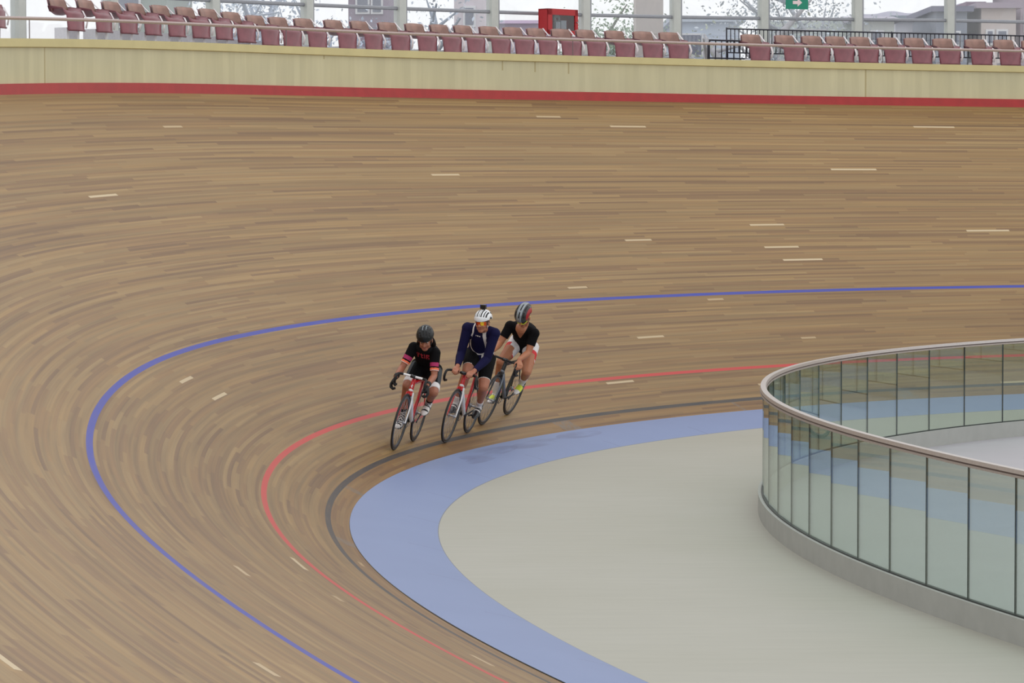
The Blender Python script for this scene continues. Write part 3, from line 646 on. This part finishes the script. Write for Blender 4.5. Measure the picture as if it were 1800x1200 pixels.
def stance(Fxy, d, lean):
    d = unit(d); Fp = V3(Fxy[0], Fxy[1], surf_z(*Fxy)); r2 = V3(*Fxy) - 2*AX*d; Rp = V3(r2[0], r2[1], surf_z(*r2))
    X = unit(Fp-Rp); L = unit(np.cross([0, 0, 1], X)); U = np.cross(X, L); a = math.radians(lean)
    U2 = math.cos(a)*U+math.sin(a)*L; L2 = math.cos(a)*L-math.sin(a)*U; O = (Fp+Rp)/2 + V3(0, 0, .004)
    M = Matrix.Identity(4)
    for i in range(3): M[i][0], M[i][1], M[i][2], M[i][3] = X[i], L2[i], U2[i], O[i]
    return M
MX = {1: stance((3.907, -11.296), (.64, -.768), 14), 2: stance((2.901, -9.792), (.59, -.807), 14), 3: stance((1.95, -8.49), (.535, -.845), 19)}
CR = {1: -.64, 2: .10, 3: -.55}
bicycle(dict(M=MX[1], label='red and white track bicycle under the leading rider in the black helmet', crank=CR[1], saddle=.885, frame=M_bred, accent=M_bwhite, stays=M_bred, fork=M_bred, blade=M_bwhite, tops=M_bwhite, bar_w=.168, bar_h=.852, rim=(.04, .034), rim_m=M_black, logo=True))
bicycle(dict(M=MX[2], label='red track bicycle with white down tube under the rider in the white helmet', crank=CR[2], saddle=.95, frame=M_bred, accent=M_bwhite, stays=M_black, fork=M_bred, blade=M_bwhite, tops=M_tape, bar_w=.185, bar_h=.842, rim=(.028, .028), rim_m=M_black))
bicycle(dict(M=MX[3], label='black and grey track bicycle ridden by the last rider in line', crank=CR[3], saddle=.93, frame=M_black, accent=M_grey, stays=M_black, fork=M_black, blade=M_grey, tops=M_tape, bar_w=.185, bar_h=.842, rim=(.03, .03), rim_m=M_black))

# ------------------------------------------------------------------ riders
def ik(a, c, l1, l2, pole):
    a, c = np.array(a, float), np.array(c, float); d = c-a; L = np.linalg.norm(d); u = d/L
    if L >= l1+l2-.001: return a + u*L*l1/(l1+l2)
    x = (l1*l1-l2*l2+L*L)/(2*L); h = math.sqrt(max(l1*l1-x*x, 0)); p = np.array(pole, float); p = unit(p-u*(p@u)); return a+u*x+p*h
def hand(mb, h, infl=0.):
    """palm, four unequal bent fingers and a thumb closing on the bar"""
    c, d, n, t = h['c'], unit(h['d']), unit(h['n']), unit(h['t']); i = infl
    mb.loft([c-d*.052, c-d*.02, c+d*.018, c+d*.036], [(.026+i, .017+i), (.037+i, .017+i), (.041+i, .015+i), (.038+i, .012+i)], 12, ref=t)
    for k, (o, ln) in enumerate(((-.031, .92), (-.011, 1.06), (.011, 1.0), (.030, .80))):
        k_ = o*h['thumb']*-1; p = c + d*.034 + t*k_; pts = [p]
        for ang, seg in ((28, .040), (82, .027), (135, .021)):
            q = math.radians(ang + 4*k); p = p + (d*math.cos(q)+n*math.sin(q))*seg*ln; pts.append(p)
        mb.loft(pts, [.0095+i, .009+i, .0083+i, .0072+i], 8)
    b = c - d*.02 + t*h['thumb']*.034
    mb.loft([b-t*h['thumb']*.012, b+t*h['thumb']*.012+d*.02+n*.012, b+t*h['thumb']*.014+d*.036+n*.034, b+t*h['thumb']*.004+d*.042+n*.054], [.013+i, .012+i, .0102+i, .0085+i], 8)
def head_frame(fw, up):
    f_ = unit(fw); l = unit(np.cross(up, f_)); return np.c_[f_, l, np.cross(f_, l)]
def rider(sp):
    root = empty('person', M=sp['M']); tag(root, sp['label'], 'person', sp.get('group')); k = sp.get('build', 1.)
    hip = V3(sp['hip'][0], 0, sp['hip'][1]); sh = V3(*sp['sh']); shw = sp['shw']; hw = .088
    BB = V3(-.09, 0, .285); ca = sp['crank']; HC = V3(*sp['head']); HR = head_frame(sp['hfw'], sp['hup'])
    tor = sp.get('twist', 0.)                                # height difference of the shoulders
    S_ = {y: sh + V3(0, y*shw, y*tor) for y in (-1, 1)}
    neck0 = sh + V3(.02, 0, .035); neck1 = HC + HR @ V3(-.025, 0, -.085)
    ax = sh-hip; nb = unit(np.cross(ax, Y)); nb = nb if nb[2] > 0 else -nb      # toward the back
    spine = [hip-unit(ax)*.06, hip+ax*.0, hip+ax*.25+nb*.03, hip+ax*.5+nb*.045, hip+ax*.72+nb*.045, hip+ax*.92+nb*.02, sh+unit(ax)*.03+nb*.0]
    trad = [(.135, .095), (.158*k, .118*k), (.138*k, .105*k), (.145*k, .112*k), (.162*k, .115*k), (.15*k+.01, .088*k), (.085, .06)]
    if sp.get('female'): trad[2] = (.12, .098); trad[1] = (.158, .118)
    def torso(mb, i=0., a=0, b=7): mb.loft(spine[a:b], [(r[0]+i, r[1]+i) for r in trad[a:b]], 20, ref=Y)
    L1, L2 = sp.get('leg', (.42, .43)); A1, A2 = sp.get('arm', (.285, .255))
    Hp = {y: hip+V3(0, y*hw, 0) for y in (-1, 1)}; leg = {}; arm = {}
    for y in (-1, 1):
        d = V3(math.cos(ca), 0, math.sin(ca))*(.165 if y < 0 else -.165); ped = BB+d+V3(0, y*.107, .012)
        tilt = sp['foot'][0 if y < 0 else 1]; fd = V3(math.cos(tilt), 0, -math.sin(tilt)); fu = V3(math.sin(tilt), 0, math.cos(tilt))
        ank = ped - fd*.105 + fu*.085; kn = ik(Hp[y], ank, L1, L2, V3(1, y*sp['kneeout'][0 if y < 0 else 1], .35)); leg[y] = (Hp[y], kn, ank, ped, fd, fu)
        hd = sp['hand'](y); wr = hd['c'] - unit(hd['d'])*.062 - unit(hd['n'])*.004
        el = ik(S_[y], wr, A1, A2, sp['pole'](y)); arm[y] = (S_[y], el, wr, hd)
    def uparm(mb, y, i=0., f=1., ends='round'):
        s, e = arm[y][0], arm[y][1]; mb.loft([s, s+(e-s)*f*.45, s+(e-s)*f], [.053*k+i, .046*k+i, (.040+.006*(1-f))*k+i], 14, ends=ends)
    def fore(mb, y, i=0., f=1., ends='round'):
        e, w_ = arm[y][1], arm[y][2]; mb.loft([e, e+(w_-e)*.28*f, e+(w_-e)*.7*f, e+(w_-e)*f], [.040*k+i, .043*k+i, .033*k+i, .0265*k+i], 14, ends=ends)
    def thigh(mb, y, i=0., f=1., ends='round'):
        h, kn = leg[y][0], leg[y][1]; m_ = h+(kn-h)*.45*f+V3(0, 0, .012); r1 = .062+.024*(1-f)
        mb.loft([h, m_, h+(kn-h)*f], [.098*k+i, .083*k+i, r1*k*.96+i], 16, ends=ends)
    def shin(mb, y, i=0., a=0., b=1., ends='round'):
        kn, an = leg[y][1], leg[y][2]; back = unit(np.cross(an-kn, Y)); back = back if back[0] < 0 else -back
        def pr(f): return kn+(an-kn)*f+back*.016*math.sin(min(1, f*1.4)*math.pi), float(np.interp(f, [0, .1, .32, .7, 1], [.056, .052, .057, .040, .033]))*k+i
        q = [pr(f) for f in np.linspace(a, b, 6)]; mb.loft([x[0] for x in q], [x[1] for x in q], 14, ends=ends)
    # body: one continuous skin
    b = MB(); torso(b)
    b.loft([neck0-V3(0, 0, .02), (neck0+neck1)/2, neck1], [.058*k, .053*k, .052*k], 14)
    for y in (-1, 1):
        b.ball(arm[y][0], .055*k); b.loft([sh+V3(-.01, y*.05, .02), arm[y][0]], [.055*k, .052*k], 12)
        uparm(b, y); fore(b, y); hand(b, arm[y][3]); thigh(b, y); shin(b, y)
        _, _, an, ped, fd, fu = leg[y]; b.loft([an+fd*-.03-fu*.03, an+fd*.03-fu*.045, ped+fd*.03-fu*-.012], [.03, .033, .024], 10)
    H = lambda x, y, z: HC + HR @ V3(x, y, z)
    b.ball(H(-.01, 0, .03), (.098, .078, .095), HR, 24); b.ball(H(.022, 0, -.035), (.070, .062, .082), HR, 20)       # skull and face
    b.ball(H(.058, 0, -.098), (.030, .034, .024), HR, 14); b.loft([H(.03, -.045, -.075), H(.062, 0, -.103), H(.03, .045, -.075)], [.02, .022, .02], 10)   # chin and jaw
    b.loft([H(.088, 0, .005), H(.102, 0, -.02), H(.112, 0, -.038)], [.010, .012, .014], 10); b.loft([H(.096, -.012, -.040), H(.096, .012, -.040)], .010, 8)   # nose
    b.loft([H(.083, -.04, .018), H(.092, 0, .014), H(.083, .04, .018)], [.011, .012, .011], 8)                               # brow
    for y in (-1, 1): b.ball(H(-.005, y*.078, -.02), (.022, .009, .032), HR, 10); b.ball(H(.066, y*.036, -.04), (.022, .022, .022), HR, 10)     # ears and cheeks
    skin_mesh(b, 'body', sp['skin'], root, .0055, 5)
    M_eye = mat('eye_white', (225, 220, 214), .3); M_iris = mat('eye_dark', (38, 26, 20), .2); M_lip = mat('lips', (150, 84, 76), .45); M_brow = mat('brow_hair', (40, 28, 22), .8)
    if not sp.get('glasses'):
        for y in (-1, 1):
            e = MB().ball(H(.078, y*.031, -.004), (.010, .013, .0065), HR, 12).build('eye', M_eye, root); MB().ball(H(.086, y*.031, -.004), (.005, .006, .0065), HR, 10).build('iris', M_iris, e)
    MB().loft([H(.094, -.024, -.069), H(.1, 0, -.066), H(.094, .024, -.069)], [.004, .0062, .004], 8).build('mouth', M_lip, root)
    for y in (-1, 1): MB().loft([H(.090, y*.018, .020), H(.092, y*.034, .025), H(.080, y*.052, .020)], [.0035, .0045, .003], 6).build('eyebrow', M_brow, root)
    # clothing
    j = MB(); torso(j, .012, 0 if sp['jersey_long'] else 1); sl = sp['sleeve']
    for y in (-1, 1): j.ball(arm[y][0], .069*k)
    j.loft([sh+V3(-.01, -shw*.9, .005-tor), sh+V3(-.012, 0, .02), sh+V3(-.01, shw*.9, .005+tor)], [.062*k, .066*k, .062*k], 14)
    for y in (-1, 1):
        if sl <= 1: uparm(j, y, .013, sl, 'flat')
        else: uparm(j, y, .011); fore(j, y, .009, sl-1, 'flat')
    axn = unit(ax)
    def jp(p, n):
        y = -1 if p[1] < 0 else 1
        s, e, w_, _ = arm[y]; ae = e-s; fa = ((p-s)@ae)/(ae@ae); da = np.linalg.norm(p-(s+ae*min(max(fa, 0), 1)))
        af = w_-e; ff = ((p-e)@af)/(af@af); df = np.linalg.norm(p-(e+af*min(max(ff, 0), 1)))
        onarm = (da < .075*k and fa > .25) or (df < .065*k and ff > 0)
        ft = ((p-hip)@ax)/(ax@ax); return sp['paint'](p, n, y, onarm, fa, ft, (p-hip)@nb)
    skin_mesh(j, 'jersey', sp['jersey_m'], root, .0042, 4, jp)
    sm = MB(); torso(sm, .010, 0, 3)
    for y in (-1, 1): thigh(sm, y, .009, sp['short_f'], 'flat')
    def spn(p, n):
        y = -1 if p[1] < 0 else 1; h, kn = leg[y][0], leg[y][1]; d = kn-h; f_ = ((p-h)@d)/(d@d); return sp['short_paint'](p, n, y, f_)
    skin_mesh(sm, 'shorts', sp['short_m'], root, .0045, 4, spn)
    for y in (-1, 1):
        sk = MB(); shin(sk, y, .006, sp.get('sock_top', .72), 1.0, 'flat'); _, _, an, ped, fd, fu = leg[y]; sk.loft([an, an+fd*.02-fu*.03], [.038, .036], 10)
        def skp(p, n, y=y):
            kn, an = leg[y][1], leg[y][2]; d = an-kn; return sp['sock_paint'](((p-kn)@d)/(d@d), math.atan2((p-an)[1], (p-an)[0]-.0)) if sp.get('sock_paint') else 0
        skin_mesh(sk, 'sock', sp['sock_m'], root, .005, 2, skp)
        sm2 = MB(); hl = an-fd*.062-fu*.055; sm2.loft([hl, hl+fd*.05+fu*.012, hl+fd*.11+fu*.004, hl+fd*.17-fu*.006, hl+fd*.225-fu*.012, hl+fd*.252-fu*.014], [(.031, .034), (.036, .044), (.041, .036), (.045, .028), (.038, .021), (.022, .014)], 14, ref=Y)
        sm2.loft([an-fd*.018, an-fd*.012-fu*.03], [.045, .046], 12, ends='flat')
        def shp(p, n, o=hl, fd=fd, fu=fu): return sp['shoe_paint']((p-o)@fd, (p-o)@fu, p[1])
        shoe = skin_mesh(sm2, 'shoe', sp['shoe_m'], root, .005, 2, shp)
        MB().loft([hl+fd*.0-fu*.032, hl+fd*.1-fu*.032, hl+fd*.17-fu*.034, hl+fd*.24-fu*.028], [(.03, .006), (.036, .006), (.042, .006), (.025, .006)], 12, ref=Y).build('sole', M_black, shoe)
        if sp.get('glove'):
            gl = MB(); hand(gl, arm[y][3], .003); e, w_ = arm[y][1], arm[y][2]; gl.loft([e+(w_-e)*.80, w_], [.034, .031], 12, ends='flat'); skin_mesh(gl, 'glove', sp['glove'], root, .0055, 2)
    # helmet
    hm = empty('helmet'); hm.parent = root; c0 = H(-.012, 0, .045); rx, ry, rz = .142, .100, .105; nt_, nph = 60, 56
    vs = []; fs = []; mi = []; vent = sp['vent']
    gt = np.linspace(-.985, .985, nt_); gp = np.radians(np.linspace(-14, 194, nph))
    for t in gt:
        for ph_ in gp:
            q = math.sqrt(1-t*t); x = rx*math.cos(ph_)*q; x = x*1.12 if x < 0 else x; v = vent(t, math.degrees(ph_)); sc = .93 if v else 1.
            vs.append(c0 + HR @ V3(x*sc, ry*t*(1-.05*(x < -.08)), rz*math.sin(ph_)*q*sc + (.012 if t*t > .8 else 0)*0))
    for a in range(nt_-1):
        for b_ in range(nph-1):
            fs.append((a*nph+b_, a*nph+b_+1, (a+1)*nph+b_+1, (a+1)*nph+b_)); t = (gt[a]+gt[a+1])/2; pd = math.degrees((gp[b_]+gp[b_+1])/2)
            mi.append(1 if vent(t, pd) else sp['helmet_paint'](t, pd))
    loop = [a*nph for a in range(nt_)] + [nt_*nph-nph+b_ for b_ in range(1, nph)] + [a*nph+nph-1 for a in range(nt_-2, -1, -1)] + [b_ for b_ in range(nph-2, 0, -1)]
    mb = MB(); mb.add(vs, fs+[tuple(loop)]); mb.mi = mi+[1]; mb.build('shell', sp['helmet_m'], hm)
    st = MB()
    for y in (-1, 1): st.loft([H(.02, y*.085, .03), H(.03, y*.074, -.045), H(.045, y*.03, -.118), H(.047, 0, -.126)], [(.007, .002)]*4, 6, ends='flat')
    st.build('chin_strap', sp.get('strap_m', M_black), hm)
    if sp.get('camera'):
        cm = empty('action_camera'); cm.parent = hm
        R_ = HR
        mbx = MB().box(H(-.015, 0, .180), (.04, .066, .050), R_).loft([H(.0, .012, .182), H(.012, .012, .182)], .014, 14, ends='flat').loft([H(-.015, 0, .130), H(-.015, 0, .160)], [(.022, .03), (.008, .012)], 10, ends='flat')
        c_ = mbx; bpy.data.objects.remove(cm); c_.build('action_camera', mat('camera_black', (28, 28, 30), .35), hm, False)
        # bright lens ring
    if sp.get('glasses'):
        gl = empty('sunglasses'); gl.parent = root; le = MB(); vs = []; n_ = 17
        for zz, push in ((.020, .0), (.002, .006), (-.020, .0), (-.030, -.006)):
            for q in range(n_):
                t = -1+2*q/(n_-1); vs.append(H(.106+push-.052*t*t, .066*t, zz - (.006 if abs(t) < .12 and zz < -.01 else 0)*-1.6))
        f = [(r_*n_+q, r_*n_+q+1, (r_+1)*n_+q+1, (r_+1)*n_+q) for r_ in range(3) for q in range(n_-1)]; L = len(vs)
        vs2 = [p - HR[:, 0]*.003 for p in vs]
        le.add(vs+vs2, f+[tuple(i+L for i in q[::-1]) for q in f]); le.mi = [min(len(sp['glasses'])-1, int(((q % (n_-1))/(n_-1))*len(sp['glasses']))) for q in range(3*(n_-1))]*2
        le.build('lens', list(sp['glasses']), gl)
        fm = MB().loft([H(.056, -.068, .018), H(.098, -.035, .024), H(.108, 0, .022), H(.098, .035, .024), H(.056, .068, .018)], .004, 8)
        for y in (-1, 1): fm.loft([H(.056, y*.068, .016), H(-.005, y*.083, .012), H(-.02, y*.083, -.005)], .0035, 6)
        if sp.get('rim_low'): fm.loft([H(.052, -.07, -.012), H(.092, -.042, -.032), H(.104, -.01, -.024), H(.104, .01, -.024), H(.092, .042, -.032), H(.052, .07, -.012)], .0055, 8)
        fm.build('glasses_frame', sp['glasses_frame'], gl)
    if sp.get('hair'):
        hb = MB(); hb.ball(H(-.045, 0, .0), (.072, .084, .095), HR, 20)
        for y in (-1, 1): hb.loft([H(-.02, y*.066, .0), H(-.05, y*.078, -.06), H(-.085, y*.085, -.12), H(-.13, y*.06, -.15)], [(.030, .02), (.036, .026), (.034, .026), (.016, .014)], 10)
        hb.loft([H(-.09, 0, -.02), H(-.13, 0, -.09), H(-.17, .01, -.15), H(-.22, .02, -.19)], [.04, .042, .034, .012], 10)
        skin_mesh(hb, 'hair', sp['hair'], root, .006, 2)
    return root

SK1 = mat('skin_tan', (156, 98, 74), .5, var=.05); SK2 = mat('skin_fair', (168, 108, 82), .5, var=.05); SK3 = mat('skin_warm', (172, 112, 80), .5, var=.05)
JB = mat('jersey_black', (15, 14, 16), .85, scale=80, spec=.12); PK = mat('print_magenta', (168, 30, 92), .6); OR = mat('cuff_orange', (240, 116, 78), .6); WH = mat('print_white', (226, 220, 216), .6); RDP = mat('print_red', (186, 42, 56), .6)
NV = mat('jersey_navy', (23, 22, 58), .8, scale=80, spec=.12); SB = mat('shorts_black', (14, 14, 16), .8, scale=80, spec=.12); SG_ = mat('shorts_grey', (66, 70, 74), .65, spec=.12); SW = mat('shorts_white', (224, 220, 220), .6); SR = mat('shorts_red', (206, 30, 36), .55)
HG_ = mat('helmet_graphite', (13, 16, 20), .42, spec=.35); HD = mat('helmet_vent_dark', (12, 12, 14), .6); HW = mat('helmet_white', (230, 232, 234), .3, coat=.3); HS = mat('helmet_silver', (138, 144, 148), .3, .4); HRd = mat('helmet_red', (160, 26, 34), .3); HSp = mat('helmet_light_grey', (110, 120, 126), .3)
YN = mat('neon_yellow', (214, 226, 64), .5); LO = mat('lens_orange', (220, 84, 26), .12, .3); LR = mat('lens_red', (150, 24, 26), .12, .3); LY = mat('lens_yellow', (240, 196, 50), .12, .3); LD = mat('lens_dark', (40, 34, 26), .1, .2)

LET = ['1.1..1..1.111', '1.1.111.1.1.1', '.1...1..1.11.', '.1...1..1.1.1', '.1...11.1.1.1']           # faded chest lettering, too soft to read
def lettering(p, y0, z0, cell, pat, ax_u):
    r = int(math.floor((z0 - ax_u)/cell)); c_ = int(math.floor((p - y0)/cell))
    return 0 <= r < len(pat) and 0 <= c_ < len(pat[0]) and pat[r][c_] == '1'
def paint1(p, n, y, onarm, fa, ft, bk):
    if onarm:
        if fa > .66: return 2 if int((fa*40)) % 5 else 3
        if .43 < fa < .60 and n[0] > .25: return 1
        if .08 < fa < .2 and n[0] > .3: return 3
        return 0
    if n[0] > -.3 and ft > .5 and bk < .02 and lettering(p[1], -.075, 1.098, .0115, LET, p[2]): return 4
    return 0
def paint2(p, n, y, onarm, fa, ft, bk):
    if onarm: return 0
    ay = abs(p[1])
    if bk < .06 and n[0] > -.6:
        c_ = .072 + .036*math.sin(min(1, max(0, (.98-ft)/.5))*math.pi/2); w_ = .020 if p[1] > 0 else .009
        if ft > .48 and abs(ay-c_) < w_: return 1
        if ft <= .48:
            q = math.hypot(ay/.108, (.48-ft)/.20)
            if abs(q-1) < .085: return 1
            if q > 1.1 and .15 < ft < .40 and p[1] > .05: return 1
        if ft > .78 and ay < .03 and abs(p[2]-1.265) < .007 and int((p[1]+.03)/.008) % 3 != 1: return 1
    return 0
def paint3(p, n, y, onarm, fa, ft, bk): return 1 if (not onarm and ft > .80 and n[0] > -.2 and abs(p[1]-.01) < .006+(ft-.80)*.16) else 0
def sp1(p, n, y, f):
    if f > .74: return 1
    if f > .12 and n[1]*y > .45: return 2
    return 0
def sp2(p, n, y, f): return 1 if f > .768 else 0
def sp3(p, n, y, f):
    if f < .05: return 0
    if f > .62: return 1
    if n[1]*y > .25 and .3 < f < .56: return 1
    return 0
def slits(cols, hw, rngs):
    def v(t, ph): return any(abs(t-c) < hw for c in cols) and any(a < ph < b for a, b in rngs)
    return v
def v1(t, ph):
    q = t + .12*math.sin(math.radians(ph*2)); return slits((-.68, -.36, 0, .36, .68), .075, ((30, 58), (68, 98), (110, 140), (150, 175)))(q, ph + 18*abs(t))
def v2(t, ph):
    return slits((-.72, -.47, -.22, 0.02, .25, .50, .74), .052, ((20, 96), (106, 160)))(t*(1-.25*math.sin(math.radians(min(ph, 90)))*0), ph)
def v3(t, ph): return slits((-.52, .0, .52), .085, ((22, 62), (74, 120), (130, 170)))(t, ph)
V_up = lambda lean: V3(0, -math.sin(math.radians(lean)), math.cos(math.radians(lean)))

# first rider: hands in the drops
def hand1(y):
    return dict(c=V3(.435, y*.205, .768), d=V3(.35, y*.55, -.75), n=V3(.05, -y*.9, -.45), t=V3(1, 0, .15), thumb=1)
def hand1(y):
    # bar end runs fore-aft at (.40, +-.187, .718); palm rests on its outer upper side
    return dict(c=V3(.405, y*.206, .742), d=V3(.25, y*.35, -.9), n=V3(0, -y*.92, -.38), t=V3(.97, 0, .26), thumb=1)
def hand2(y):
    return dict(c=V3(.362, y*.098, .842+.034), d=V3(.96, -y*.12, -.12), n=V3(.18, 0, -1), t=V3(0, 1, 0), thumb=-y)
def hand3(y):
    return dict(c=V3(.405, y*.205, .842+.030), d=V3(.72, y*.55, -.42), n=V3(.1, -y*.45, -.9), t=V3(-y*.5, .85, 0), thumb=-y)
rider(dict(M=MX[1], label='person in black jersey and black helmet leading, gloved hands low on the bars', female=True, build=.93, hip=(-.25, .905), sh=(.095, 0, 1.135), shw=.128, twist=.0, head=(.2, .0, 1.275), hfw=V3(1, .20, -.40), hup=V_up(13),
           crank=CR[1], foot=(.15, .35), kneeout=(.02, .30), leg=(.405, .415), arm=(.265, .245), hand=hand1, pole=lambda y: V3(-1, y*.22, -.35), skin=SK1, jersey_long=True, sleeve=.78, paint=paint1, jersey_m=[JB, PK, OR, WH, RDP],
           short_f=.90, short_m=[SB, SW, SG_], short_paint=sp1, sock_m=[JB, WH], sock_paint=lambda f, a: 1 if f > .76 and abs(((f*26+a*2.2) % 2)-1) < .32 or f > .76 and abs(((f*26-a*2.2) % 2)-1) < .32 else 0, sock_top=.70,
           shoe_m=[WH, M_black], shoe_paint=lambda x, z, y: 1 if (int(x*40) % 3 == 1 and z > .0) or z < -.022 else 0, glove=mat('glove_black', (18, 17, 18), .7), helmet_m=[HG_, HD, HSp], vent=v1, helmet_paint=lambda t, ph: 2 if abs(abs(t)-.2) < .045 and 66 < ph < 100 else 0, hair=mat('dark_hair', (22, 14, 12), .8, spec=.1)))
rider(dict(M=MX[2], label='person in navy long-sleeved jersey and white helmet with a small camera on top', build=1.03, hip=(-.25, .99), sh=(.03, .01, 1.33), shw=.168, twist=.01, head=(.125, .03, 1.452), hfw=V3(1, -.12, -.10), hup=V_up(11),
           crank=CR[2], foot=(.25, .50), kneeout=(-.28, .28), leg=(.43, .44), arm=(.315, .28), hand=hand2, pole=lambda y: V3(-1, y*.25, -.2), skin=SK2, jersey_long=False, sleeve=1.93, paint=paint2, jersey_m=[NV, WH],
           short_f=.78, short_m=[SB, WH], short_paint=sp2, sock_m=[WH], sock_top=.80, shoe_m=[M_black, WH, mat('shoe_silver', (150, 152, 154), .35, .4)], shoe_paint=lambda x, z, y: 1 if .07 < x < .10 or .135 < x < .15 else (2 if z < -.012 else 0),
           helmet_m=[HW, HD], vent=v2, helmet_paint=lambda t, ph: 0, camera=True, glasses=[LR, LR, LO, LO, LY, LY, LO], glasses_frame=mat('glasses_dark', (40, 22, 22), .4)))
rider(dict(M=MX[3], label='person in black T-shirt, white and red shorts and grey helmet, riding last', build=1.02, hip=(-.255, .975), sh=(.06, .01, 1.20), shw=.16, twist=.01, head=(.20, .015, 1.395), hfw=V3(1, .05, -1.0), hup=V_up(12)*.9+V3(.45, 0, 0),
           crank=CR[3], foot=(.15, .35), kneeout=(.1, .35), leg=(.42, .43), arm=(.25, .235), hand=hand3, pole=lambda y: V3(-1, y*.2, -.3), skin=SK3, jersey_long=True, sleeve=.62, paint=paint3, jersey_m=[JB, SK3],
           short_f=.66, short_m=[SW, SR], short_paint=sp3, sock_m=[WH], sock_top=.62, shoe_m=[YN, M_black, WH], shoe_paint=lambda x, z, y: 1 if .03 < x < .11 and z > -.01 else (2 if x > .2 else 0),
           helmet_m=[HS, HD, M_black, HRd], vent=v3, helmet_paint=lambda t, ph: 3 if t > .78 else (2 if abs(t) > .34 else 0), glasses=[LD, LY, LD], glasses_frame=YN, rim_low=True))

# ------------------------------------------------------------------ light: bright overcast open sky and a weak soft sun, no roof built
w = bpy.data.worlds.new('overcast'); scene.world = w; w.use_nodes = True; t = w.node_tree; bg = t.nodes['Background']
tc = t.nodes.new('ShaderNodeTexCoord'); sx = t.nodes.new('ShaderNodeSeparateXYZ'); rp = t.nodes.new('ShaderNodeValToRGB'); t.links.new(tc.outputs['Generated'], sx.inputs[0]); t.links.new(sx.outputs[2], rp.inputs[0])
rp.color_ramp.elements[0].position = 0.; rp.color_ramp.elements[0].color = (1., 1., 1., 1); rp.color_ramp.elements[1].position = .8; rp.color_ramp.elements[1].color = (1., 1., 1.02, 1)
t.links.new(rp.outputs[0], bg.inputs[0]); bg.inputs[1].default_value = 1.08
sd = bpy.data.lights.new('daylight', 'SUN'); sd.energy = .35; sd.angle = math.radians(70); sd.color = (1, .98, .95)
so = bpy.data.objects.new('daylight', sd); col.objects.link(so); so.location = (10, 0, 20); so.rotation_euler = (math.radians(-18), math.radians(12), 0)
scene.view_settings.view_transform = 'Standard'; scene.view_settings.look = 'None'; scene.view_settings.gamma = 1; scene.view_settings.use_curve_mapping = False
scene.view_settings.exposure = 0.
scene.cycles.transparent_max_bounces = 24; scene.cycles.max_bounces = 10
